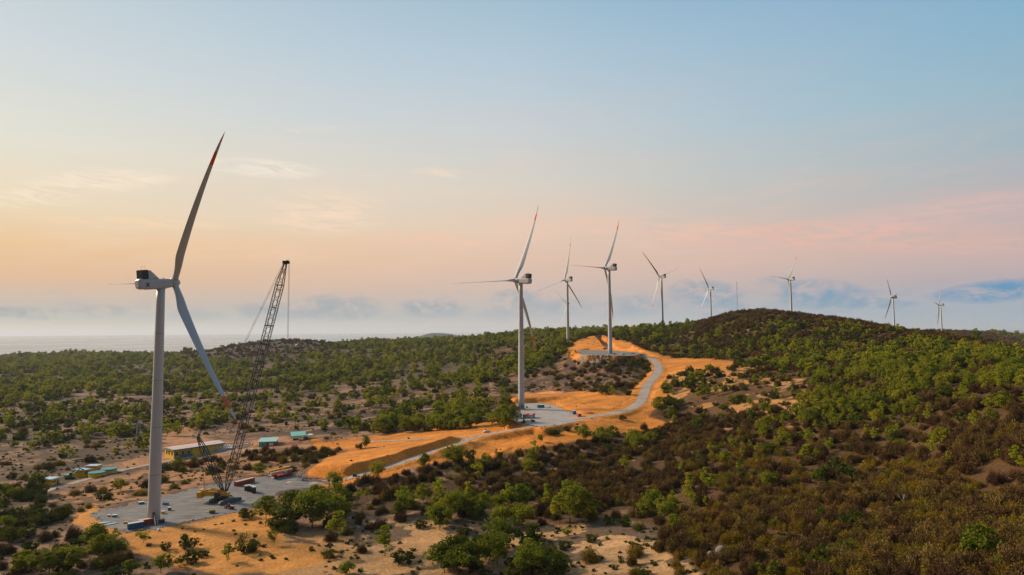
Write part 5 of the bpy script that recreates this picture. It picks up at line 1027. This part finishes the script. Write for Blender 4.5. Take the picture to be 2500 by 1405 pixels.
reg([(840, 1195), (880, 1180), (1000, 1155), (1060, 1135), (1240, 1112), (1330, 1096), (1420, 1084), (1520, 1062), (1640, 1050), (1720, 1100), (1660, 1150), (1640, 1230), (1600, 1250), (1400, 1245), (1200, 1215), (1000, 1210), (860, 1225)], bare=4.2, green=.16, airy=.22, olive=.7, dark=.15)  # bare thicket
reg([(840, 1215), (1000, 1205), (1200, 1208), (1420, 1230), (1600, 1240), (1560, 1275), (1400, 1282), (1200, 1262), (1000, 1262), (850, 1262)], green=.7, airy=1.4, bare=1.6, olive=.5)                                             # row of young trees
reg([(845, 1262), (1000, 1268), (1100, 1262), (1250, 1285), (1400, 1280), (1520, 1262), (1600, 1290), (1640, 1350), (1660, 1420), (700, 1420), (640, 1370), (780, 1330)], green=.14, dark=.45, airy=.16, tuft=4.0, bare=.25, olive=.25)
reg([(-900, 1195), (60, 1195), (160, 1230), (200, 1262), (210, 1300), (300, 1318), (330, 1350), (400, 1375), (560, 1402), (560, 1700), (-900, 1700)], green=.28, dark=1.5, bare=.7, airy=.12, tuft=2)
reg([(60, 1215), (180, 1190), (330, 1180), (390, 1165), (560, 1120), (700, 1130), (700, 1150), (540, 1172), (330, 1225), (180, 1255)], dark=.35, bare=.12, tuft=2.5, green=.08, olive=.2)
reg([(395, 1125), (560, 1112), (700, 1100), (830, 1095), (848, 1100), (800, 1118), (740, 1150), (560, 1165), (395, 1170)], dark=1.2, green=.25, bare=.8, olive=.4)
# upper left plain
reg([(-1500, 1080), (-1500, 985), (140, 985), (330, 965), (600, 985), (700, 990), (560, 1040), (330, 1060), (130, 1085)], green=.20, dark=.5, bare=.06, olive=.14, tuft=1.8, airy=.12)
reg([(-1500, 1215), (-1500, 1080), (130, 1085), (400, 1055), (640, 1035), (930, 1060), (900, 1070), (760, 1075), (500, 1070), (300, 1140), (60, 1200)], green=.10, dark=.16, tuft=1.8, airy=.10, bare=.04, olive=.1)
reg([(-1500, 985), (-1500, 868), (430, 874), (500, 884), (620, 886), (700, 880), (780, 860), (880, 832), (1100, 815), (1400, 812), (1420, 838), (1385, 862), (1400, 890), (1290, 915), (1195, 940), (1180, 958), (1080, 958), (960, 968), (850, 990), (600, 1000), (330, 968), (140, 985)], green=1.5, dark=.5, airy=.6, bare=.1)
reg([(430, 874), (500, 850), (560, 836), (640, 820), (900, 815), (880, 838), (780, 862), (700, 882), (560, 888)], dark=.18, bare=.5, green=.05)
reg([(600, 1000), (850, 990), (960, 968), (1080, 958), (1195, 940), (1262, 966), (1180, 960), (1080, 985), (990, 1000), (925, 1040), (700, 1052), (560, 1045)], green=.12, airy=.22, dark=.22, tuft=1.6, bare=.05, olive=.2)
reg([(1195, 940), (1290, 905), (1400, 885), (1552, 875), (1590, 905), (1560, 935), (1535, 960), (1262, 966)], dark=.5, green=.10, bare=.7, tuft=1.8, olive=.4)
reg([(1385, 862), (1390, 835), (1420, 812), (1400, 795), (1700, 790), (1700, 880), (1640, 874), (1590, 858), (1515, 832), (1450, 820), (1405, 834)], dark=1.4, green=.8, bare=1.0, airy=.3)
# right hill
reg([(2350, 790), (3400, 790), (3400, 860), (2520, 838), (2440, 822)], green=2.0, dark=.5)
reg([(1640, 800), (1760, 735), (2000, 730), (2140, 785), (2500, 820), (2500, 850), (2200, 812), (2100, 800), (1900, 790), (1760, 795), (1660, 815)], bare=4.0, olive=.5)
reg([(1660, 870), (1640, 812), (1760, 795), (1900, 790), (2100, 800), (2200, 812), (2200, 850), (2050, 850), (1900, 862), (1800, 876)], dark=1.1, green=.5, airy=.6, bare=2.6)
reg([(1650, 915), (1800, 897), (1850, 880), (1900, 900), (1830, 935), (1700, 945), (1620, 935)], dark=.9, green=.2, bare=.5, tuft=.8)
reg([(1590, 975), (1700, 970), (1830, 935), (1900, 900), (2000, 920), (1900, 1000), (1800, 1010), (1660, 1030), (1600, 1010)], green=.7, airy=.5, dark=.8, bare=.5, tuft=.8)
reg([(1850, 880), (1900, 862), (2050, 850), (2200, 835), (2500, 870), (3400, 900), (3400, 1060), (2500, 1045), (2350, 1060), (2200, 1100), (1950, 1040), (1800, 1050), (1650, 1060), (1600, 1010), (1700, 1000), (1900, 990), (1980, 930)], airy=2.3, green=1.5, dark=.3, bare=2.2)
reg([(2200, 812), (2500, 842), (3400, 880), (3400, 900), (2500, 872), (2200, 840)], bare=3.5, olive=.5, green=.1)
reg([(1640, 1050), (1800, 1050), (1950, 1040), (2200, 1100), (2350, 1060), (3400, 1050), (3400, 1170), (2500, 1150), (2100, 1130), (1720, 1100)], bare=5.0, airy=.3, green=.15, olive=1.0, tuft=2)
reg([(1600, 1180), (1740, 1180), (1800, 1240), (1720, 1260), (1620, 1250)], airy=1.0, green=.8, bare=1.5)
reg([(1500, 1250), (1640, 1230), (1660, 1290), (1640, 1420), (1500, 1420)], airy=.7, green=.35, bare=1.8, olive=.8, dark=.3)
reg([(1600, 1100), (3400, 1100), (3400, 1800), (1560, 1800)], bare=3.8, olive=3.6, airy=.16, dark=.4, green=.06, tuft=3)
DEFAULT = dict(bare=1.0, green=.5, dark=.5)
FARD = dict(green=1.5, dark=.4)
def density(px, py, kind):
    out = np.full(px.shape, DEFAULT.get(kind, 0.0)); out[px < 1300] = FARD.get(kind, 0) if True else 0
    done = np.zeros(px.shape, bool)
    for poly, k in D:
        m_ = inpoly(px, py, poly) & ~done; out[m_] = k.get(kind, 0.0); done |= m_
    return out
fine_az = (RAD, ANG)
def visible(x, y, z, h):
    """is a plant's top above the ground's running sight line?"""
    r = np.hypot(x, y); a = np.arctan2(x, y)
    ri = np.clip(np.searchsorted(RAD, r * .985) - 1, 0, NR - 1); ai = np.clip(((a - ANG[0]) / (ANG[1] - ANG[0])).astype(int), 0, NA - 1)
    return (z + h - CZ) / r > runmax[ri, ai] - .001
KINDS = ['green', 'airy', 'dark', 'bare', 'olive', 'tuft']
BANDS = [(100, 560, 3.2, 1.0), (560, 1150, 5, 1.15), (1150, 2200, 8, 1.4), (2200, 4600, 15.0, 1.7)]
plants = {k: [] for k in KINDS}; farpl = {k: [] for k in KINDS}
def clear_of(x, y):
    ok = np.ones(x.shape, bool)
    for pts, hw, sh in ROADS:
        d, _ = segdist(x, y, pts, False); ok &= d > hw + 2.2
    for P_ in (PAD1, PAD2, PAD3):
        d, _ = segdist(x, y, P_, True); ok &= ~inpoly(x, y, P_) & (d > 2.5)
    return ok
SITES = []        # building sites: (x, y, radius), filled while the objects are built
for o_ in KEEP_CLEAR: SITES.append(o_)
for lo, hi_, cell, sc_ in BANDS:
    ext = hi_ * .78
    nx = int(2 * ext / cell); ny = int(hi_ / cell)
    ix, iy = np.meshgrid(np.arange(nx), np.arange(ny)); x = (-ext + (ix + RNG.random(ix.shape)) * cell).ravel(); y = ((iy + RNG.random(iy.shape)) * cell).ravel()
    r = np.hypot(x, y); k = (r > lo) & (r <= hi_) & (np.abs(np.arctan2(x, y)) < R(42.5)); x, y = x[k], y[k]
    # cheap height from the polar grid
    r = np.hypot(x, y); a = np.arctan2(x, y); fr = np.clip(np.interp(np.log(r), np.log(RAD), np.arange(NR)), 0, NR - 2.001); fa = np.clip((a - ANG[0]) / (ANG[1] - ANG[0]), 0, NA - 2.001)
    i0 = fr.astype(int); j0 = fa.astype(int); u = fr - i0; v = fa - j0
    z = gz[i0, j0] * (1 - u) * (1 - v) + gz[i0 + 1, j0] * u * (1 - v) + gz[i0, j0 + 1] * (1 - u) * v + gz[i0 + 1, j0 + 1] * u * v
    k = (z > SEAZ + 5) & visible(x, y, z, 6.0); x, y, z = x[k], y[k], z[k]
    if hi_ <= 1150: k = clear_of(x, y); x, y, z = x[k], y[k], z[k]
    for sx, sy, sr in SITES:
        k = np.hypot(x - sx, y - sy) > sr; x, y, z = x[k], y[k], z[k]
    px, py, dd = project(x, y, z); clump = fbm(x, y, 38, 3, 77) ; clump2 = fbm(x, y, 90, 2, 99); far = lo >= 1150
    rnd = RNG.random(x.shape); acc = np.zeros(x.shape)
    for kd in KINDS:
        if kd == 'tuft' and lo > 600: continue
        dn = density(px, py, kd) * (cell * cell / 100) / (sc_ ** 2)
        mod = np.clip((clump - .40) / .22, .12, 2.0) if kd in ('green', 'airy', 'dark') else np.clip((.62 - clump) / .2, .45, 1.7)
        if lo >= 560 and kd in ('green', 'airy', 'dark'): mod = mod * np.where(px < 1500, np.clip((fbm(x * .5, y, 130, 3, 123) - .40) / .12, .25, 1.35), 1)
        if kd == 'airy': mod = mod * np.clip((clump2 - .3) / .2, .3, 1.8)
        if kd in ('airy', 'green'): dn = np.where(px > 1620, dn * 1.7, dn)
        p = dn * mod * {'green': .58, 'airy': .65, 'dark': .8}.get(kd, .9); m_ = (rnd >= acc) & (rnd < acc + p); acc = acc + p
        n_ = int(m_.sum()); sz = RNG.uniform(.62, 1.22, n_) * sc_ * np.where(kd in ('green', 'dark'), RNG.choice([.75, 1, 1.1], n_), 1)
        sz = np.where((px[m_] > 1620) & (kd in ('airy', 'green')), sz * .68, sz); rec = np.stack([x[m_], y[m_], z[m_], sz, RNG.random(n_) * 6.283, np.abs(dd[m_]), px[m_], py[m_]], 1)
        (farpl if lo >= 560 else plants)[kd].append(rec)
plants = {k: np.concatenate(v) if v else np.zeros((0, 8)) for k, v in plants.items()}
farpl = {k: np.concatenate(v) if v else np.zeros((0, 8)) for k, v in farpl.items()}
HAND = {'tree': [], 'bush': []}
# ---- the largest in the picture become things of their own
def place(kind, x, y, z, s, rz, pi=None, name=None, zs=1.0):
    pr = PROTO[kind]; pi = random.randrange(len(pr)) if pi is None else pi; crown, trunk, h, w = pr[pi]
    nm = name or {'green': 'tree', 'airy': 'young_tree', 'dark': 'bush', 'bare': 'bare_shrub', 'olive': 'dry_shrub', 'greenfar': 'tree', 'darkfar': 'bush', 'airyfar': 'young_tree', 'barefar': 'bare_shrub', 'olivefar': 'dry_shrub', 'tuft': 'tuft'}[kind]
    if trunk is None:
        o = bpy.data.objects.new(nm, crown); COL.objects.link(o); o.location = (x, y, z - .15)
    else:
        o = bpy.data.objects.new(nm, None); COL.objects.link(o); o.location = (x, y, z - .1)
        c = bpy.data.objects.new('crown', crown); COL.objects.link(c); c.parent = o
        t = bpy.data.objects.new('trunk', trunk); COL.objects.link(t); t.parent = o
    o.rotation_euler = (0, 0, rz); o.scale = (s, s, s * zs); return o
for (px_, py_, hp_, kd_, lb_, wf_) in HP:
    p = hit(px_, py_); h0 = PROTO[kd_][0][2]; sc_ = hp_ * p.y / F / h0; o = place(kd_, p.x, p.y, p.z, sc_ * wf_, random.uniform(0, 6.28), zs=1 / wf_)
    HAND['bush' if kd_ == 'dark' else 'tree'].append([o, kd_, px_, py_, sc_ * h0, lb_])
# pale dead tree on the brown hillside
p = hit(*DEAD); mb = MB(); rr_ = random.Random(5)
def limb(a, d, l, r, dep):
    b = a + d * l; mb.bar(a, b, r, 5, r * .65, caps=False)
    if dep > 0:
        for _ in range(3): limb(b, (d + Vector((rr_.uniform(-.7, .7), rr_.uniform(-.7, .7), rr_.uniform(-.1, .5)))).normalized(), l * .68, r * .6, dep - 1)
limb(Vector((0, 0, -.3)), Vector((.05, 0, 1)), 1.6, .12, 4); o = mb.build('dead_tree', mat('pale_dead_wood', (.46, .40, .33), .9)); o.location = p; tag(o, 'pale leafless dead tree standing out on the brown hillside', 'tree')
def choose(kinds, n):
    al = np.concatenate([np.c_[plants[k], np.full(len(plants[k]), KINDS.index(k))] for k in kinds])
    inn = (al[:, 6] > 5) & (al[:, 6] < 2495) & (al[:, 7] < 1440) & visible(al[:, 0], al[:, 1], al[:, 2], 3)
    hgt = np.array([PROTO[KINDS[int(k)]][0][2] for k in al[:, 8]]); score = np.where(inn, hgt * al[:, 3] / al[:, 5], 0)
    idx = np.argsort(-score)[:n]; idx = idx[score[idx] > 0]
    sel = al[idx]; offs = np.cumsum([0] + [len(plants[q]) for q in kinds])
    for k in kinds:
        ki = KINDS.index(k); gone = idx[al[idx, 8] == ki]; off = offs[kinds.index(k)]
        plants[k] = np.delete(plants[k], gone - off, 0)
    return sel
treesel = choose(['green', 'airy'], 292 - len(HAND['tree'])); bushsel = choose(['dark', 'bare', 'olive'], 292 - len(HAND['bush']))
items = []    # (object, kindname, px, py, size)
for row in list(treesel) + list(bushsel):
    kd = KINDS[int(row[8])]; o = place(kd, row[0], row[1], row[2], row[3], row[4], zs=random.uniform(.85, 1.15)); items.append([o, kd, row[6], row[7], row[3] * PROTO[kd][0][2]])
for q in HAND['tree'] + HAND['bush']:
    items.append(q)
# ---- labels: where it stands, what it looks like, and its order among its likes there
PLACES = [((0, 0, 130, 1300), 'at the left edge above the corner'), ((130, 0, 262, 1300), 'left of the gravel pad'), ((0, 1300, 130, 1500), 'in the bottom left corner'), ((130, 1300, 262, 1500), 'below the left end of the gravel pad'),
          ((262, 1280, 420, 1500), 'on the sand below the big turbine tower'), ((420, 1240, 560, 1500), 'on orange sand between tower and grove'), ((560, 1240, 700, 1500), 'on the orange sand beside the grove'),
          ((262, 0, 640, 1240), 'on the scrub behind the crane pad'), ((640, 1180, 760, 1300), 'in the grove right of the crane'), ((640, 1300, 800, 1500), 'on pale ground below the crane grove'), ((760, 1180, 880, 1300), 'at the right end of the crane grove'),
          ((640, 0, 930, 1180), 'near the green-roofed huts'), ((930, 0, 1260, 1075), 'in the grove beside the parked trucks'),
          ((880, 1075, 1000, 1190), 'where the bare thicket meets the sand road'), ((1000, 1075, 1120, 1190), 'on the thicket edge below the sand road'), ((1120, 1050, 1260, 1190), 'in the thicket below the second turbine'),
          ((1260, 1050, 1400, 1190), 'in the thicket under the gravel truck yard'), ((1400, 1050, 1620, 1190), 'in the dark thicket below the winding road'),
          ((880, 1190, 1000, 1262), 'in the left part of the young tree row'), ((1000, 1190, 1120, 1262), 'in the young tree row below the road fork'), ((1120, 1190, 1240, 1262), 'amid the young tree row'), ((1240, 1190, 1360, 1262), 'right of the middle of the tree row'), ((1360, 1190, 1500, 1275), 'near the right end of the tree row'),
          ((800, 1262, 950, 1330), 'on pale ground under the row\'s left end'), ((950, 1262, 1100, 1330), 'on pale stony ground at lower centre'), ((1100, 1262, 1250, 1330), 'on pale stony ground under the tree row'), ((1250, 1262, 1400, 1330), 'on pale ground right of lower centre'), ((1400, 1262, 1560, 1330), 'where pale ground meets the brown scrub'),
          ((800, 1330, 950, 1500), 'at the bottom edge left of centre'), ((950, 1330, 1100, 1500), 'at the bottom edge near the round tree'), ((1100, 1330, 1250, 1500), 'at the bottom edge at centre'), ((1250, 1330, 1400, 1500), 'at the bottom edge right of centre'), ((1400, 1330, 1560, 1500), 'at the bottom edge by the brown scrub'),
          ((1500, 1190, 1660, 1262), 'between tree row and brown hillside'), ((1560, 1262, 1700, 1340), 'at the left border of the brown hillside'), ((1560, 1340, 1700, 1500), 'bottom edge, brown hillside border'),
          ((1600, 880, 1850, 1040), 'right of the winding road'), ((1620, 1040, 1800, 1110), 'on the slope below the winding road'), ((1660, 1110, 1800, 1190), 'at the upper left of the brown hillside'), ((1660, 1190, 1800, 1262), 'left side of the brown hillside'),
          ((1700, 1262, 1850, 1340), 'low left on the brown hillside'), ((1700, 1340, 1850, 1500), 'bottom edge of left brown hillside'),
          ((1850, 850, 2100, 960), 'on the green slope under the hilltop'), ((2100, 800, 2300, 960), 'on the green slope under the right ridge'), ((2300, 800, 2500, 960), 'on the green slope at the right edge'), ((1850, 960, 2100, 1060), 'in the green belt across the hillside'), ((2100, 960, 2300, 1060), 'in the green belt below the ridge'), ((2300, 960, 2500, 1060), 'in the green belt at the right edge')]
for i_, (xa, nm_) in enumerate([(1800, 'left middle'), (1970, 'middle'), (2140, 'right middle'), (2310, 'far right')]):
    for ya, yb, rn in [(1060, 1130, 'below the green belt'), (1130, 1190, 'upper brown hillside'), (1190, 1262, 'mid brown hillside'), (1262, 1340, 'low brown hillside'), (1340, 1500, 'bottom of brown hillside')]:
        PLACES.append(((xa, ya, xa + 190, yb), rn + ', ' + nm_))
ORD = ['first', 'second', 'third', 'fourth', 'fifth', 'sixth', 'seventh', 'eighth', 'ninth', 'tenth', 'eleventh', 'twelfth', 'thirteenth', 'fourteenth', 'fifteenth', 'sixteenth']
WHAT = {'green': ('tree', 'green leafy tree'), 'airy': ('tree', 'slim yellowish tree'), 'dark': ('bush', 'dark green bush'), 'bare': ('shrub', 'bare brown shrub'), 'olive': ('shrub', 'dry ochre shrub')}
GRP = {'green': 'leafy trees near the camera', 'airy': 'slim young trees near the camera', 'dark': 'dark bushes near the camera', 'bare': 'bare shrubs near the camera', 'olive': 'dry ochre shrubs near the camera'}
buckets = {}
for it in items:
    if len(it) > 5: tag(it[0], it[5], WHAT[it[1]][0], GRP[it[1]]); continue
    for (x0, y0, x1, y1), nm_ in PLACES:
        if x0 <= it[2] < x1 and y0 <= it[3] < y1: pl_ = nm_; break
    else: pl_ = 'on the far slope beyond the sand'
    buckets.setdefault((it[1], pl_), []).append(it)
for (kd, pl_), lst in buckets.items():
    lst.sort(key=lambda q: q[2])
    def lab(q, extra):
        t_ = WHAT[kd][1] + ' ' + pl_ + extra
        if len(t_.replace('-', ' ').split()) > 16: t_ = t_.replace('slim yellowish tree', 'slim tree').replace('green leafy tree', 'green tree').replace('in the ', 'in ')
        tag(q[0], t_, WHAT[kd][0], GRP[kd])
    if len(lst) == 1: lab(lst[0], ''); continue
    if len(lst) <= 7:
        for i_, q in enumerate(lst): lab(q, ', ' + ('leftmost' if i_ == 0 else 'rightmost' if i_ == len(lst) - 1 else ORD[i_] + ' from left'))
        continue
    ys = sorted(q[3] for q in lst); nb = 2 if len(lst) <= 16 else 3
    cuts = [ys[len(ys) * (j + 1) // nb] if j < nb - 1 else 1e9 for j in range(nb)]
    rows_ = [[] for _ in range(nb)]
    for q in lst:
        for j in range(nb):
            if q[3] < cuts[j] or j == nb - 1: rows_[j].append(q); break
    rn = ['back', 'front'] if nb == 2 else ['back', 'middle', 'front']
    for j, rw in enumerate(rows_):
        for i_, q in enumerate(rw): lab(q, ', ' + rn[j] + ' row, ' + ('leftmost' if i_ == 0 else 'rightmost' if i_ == len(rw) - 1 else (ORD[min(i_, 15)] + ' from left')))
# ---- everything smaller: uncountable growth, one object per kind, each point carries a copy of a tree that stands here
def scatter(name, recs, protos, material=None):
    """protos: list of (crown_obj, trunk_obj or None)"""
    if len(recs) == 0: return
    me = bpy.data.meshes.new(name); me.vertices.add(len(recs)); me.vertices.foreach_set('co', np.c_[recs[:, :2], recs[:, 2] - .12].astype(np.float32).ravel())
    for an, ty, dat in (('s', 'FLOAT', recs[:, 3]), ('sz', 'FLOAT', recs[:, 3] * RNG.uniform(.72, 1.3, len(recs))), ('rz', 'FLOAT', recs[:, 4]), ('pick', 'INT', RNG.integers(0, len(protos), len(recs)))):
        a_ = me.attributes.new(an, ty, 'POINT'); a_.data.foreach_set('value', dat.astype(np.int32 if ty == 'INT' else np.float32))
    o = bpy.data.objects.new(name, me); COL.objects.link(o); tag(o, kind='stuff')
    ng = bpy.data.node_groups.new(name, 'GeometryNodeTree'); ng.interface.new_socket('Geometry', in_out='INPUT', socket_type='NodeSocketGeometry'); ng.interface.new_socket('Geometry', in_out='OUTPUT', socket_type='NodeSocketGeometry')
    N_ = ng.nodes; L_ = ng.links; gi = N_.new('NodeGroupInput'); go = N_.new('NodeGroupOutput'); ip = N_.new('GeometryNodeInstanceOnPoints'); jn = N_.new('GeometryNodeJoinGeometry')
    m2p = N_.new('GeometryNodeMeshToPoints'); L_.new(gi.outputs[0], m2p.inputs[0]); L_.new(m2p.outputs[0], ip.inputs['Points'])
    for cr, tk in protos:
        j2 = N_.new('GeometryNodeJoinGeometry')
        for ob_ in (cr, tk):
            if ob_ is None: continue
            oi = N_.new('GeometryNodeObjectInfo'); oi.inputs[0].default_value = ob_; oi.transform_space = 'ORIGINAL'; L_.new(oi.outputs['Geometry'], j2.inputs[0])
        g2 = N_.new('GeometryNodeGeometryToInstance'); L_.new(j2.outputs[0], g2.inputs[0]); L_.new(g2.outputs[0], jn.inputs[0])
    L_.new(jn.outputs[0], ip.inputs['Instance']); ip.inputs['Pick Instance'].default_value = True
    def attr(nm, ty):
        q = N_.new('GeometryNodeInputNamedAttribute'); q.data_type = ty; q.inputs[0].default_value = nm; return [s for s in q.outputs if s.enabled][0]
    L_.new(attr('pick', 'INT'), ip.inputs['Instance Index']); cb = N_.new('ShaderNodeCombineXYZ'); L_.new(attr('rz', 'FLOAT'), cb.inputs[2])
    L_.new(cb.outputs[0], ip.inputs['Rotation']); cs_ = N_.new('ShaderNodeCombineXYZ'); L_.new(attr('s', 'FLOAT'), cs_.inputs[0]); L_.new(attr('s', 'FLOAT'), cs_.inputs[1]); L_.new(attr('sz', 'FLOAT'), cs_.inputs[2]); L_.new(cs_.outputs[0], ip.inputs['Scale']); L_.new(ip.outputs[0], go.inputs[0])
    md = o.modifiers.new('growth', 'NODES'); md.node_group = ng; return o
def kids(o): 
    if o.type == 'MESH': return (o, None)
    c = {q.name.split('.')[0]: q for q in o.children}; return (c['crown'], c['trunk'])
def find_protos(key):
    out = []
    for pr in PROTO[key]:
        for it in items:
            cr = kids(it[0])[0]
            if cr.data == pr[0]: out.append(kids(it[0])); break
    return out
# one real far plant of each coarser build stands at the wood's near edge and serves the rest
FARSPOT = {'greenfar': [(985, 962), (1120, 950), (420, 985)], 'airyfar': [(1080, 962), (640, 995)], 'darkfar': [(1240, 935), (905, 985)], 'barefar': [(1400, 945), (1300, 948)], 'olivefar': [(1345, 915), (1450, 910)]}
FARLAB = {'greenfar': ['green tree standing out at the front edge of the central wood', 'green tree at the wood\'s edge left of the second turbine', 'green tree at the plain wood\'s edge just right of the big tower'],
          'airyfar': ['slim yellow-green tree on the open strip before the central wood', 'slim yellow-green tree on the plain right of the crane boom'],
          'darkfar': ['dark low bush on dry ground left of the second turbine', 'dark low bush in the open strip left of centre'],
          'barefar': ['bare brown shrub just behind the sand mound by the second turbine', 'bare brown shrub on dry ground right behind the second turbine'],
          'olivefar': ['dry ochre shrub on the brown plot below the third turbine', 'dry ochre shrub beside the trodden path under the third turbine']}
FP = {}
for key in FARSPOT:
    FP[key] = []
    for i_, (a_, b_) in enumerate(FARSPOT[key]):
        p = hit(a_, b_); base_ = key[:-3]; o = place(key, p.x, p.y, p.z, 1.0, i_ * 2.1, i_); tag(o, FARLAB[key][i_], WHAT[base_][0], 'plants standing out on the middle ground'); FP[key].append(kids(o))
STUFFN = {'green': 'woodland', 'airy': 'young_woodland', 'dark': 'bushes', 'bare': 'bare_scrub', 'olive': 'dry_scrub'}
for kd in ['green', 'airy', 'dark', 'bare', 'olive']:
    pr = find_protos(kd)
    if pr: scatter(STUFFN[kd], plants[kd], pr)
    scatter('distant_' + STUFFN[kd], farpl[kd], FP[kd + 'far'])
# tufts
tp = []
for i_, (a_, b_) in enumerate([(760, 1345), (1010, 1345)]):
    p = hit(a_, b_); o = place('tuft', p.x, p.y, p.z, 1.3, 0, i_, 'tuft'); tag(o, ['small dark tuft on sand at the bottom left of centre', 'small dark tuft on pale sand near the bottom centre'][i_], 'plant'); tp.append((o, None))
scatter('ground_cover', np.concatenate([plants['tuft'], farpl['tuft']]), tp)
print('COUNTS', {k: len(v) for k, v in plants.items()}, {k: len(v) for k, v in farpl.items()})
# ------------------------------------------------------------------ haze
mb = MB(); mb.box((0, 20000, 120), (130000, 130000, 420)); 
hz = mb.build('haze', []) if False else None
me = bpy.data.meshes.new('haze'); me.from_pydata(mb.v, [], mb.f); M = bpy.data.materials.new('haze_air'); M.use_nodes = True; n = NT(M.node_tree); n.N.clear()
pv = n.n('ShaderNodeVolumePrincipled'); pv.inputs['Color'].default_value = (.80, .86, .92, 1); pv.inputs['Density'].default_value = HAZE; pv.inputs['Anisotropy'].default_value = .2
ou = n.n('ShaderNodeOutputMaterial'); n.L.new(pv.outputs[0], ou.inputs['Volume']); me.materials.append(M); hz = bpy.data.objects.new('haze', me); COL.objects.link(hz); tag(hz, kind='stuff')
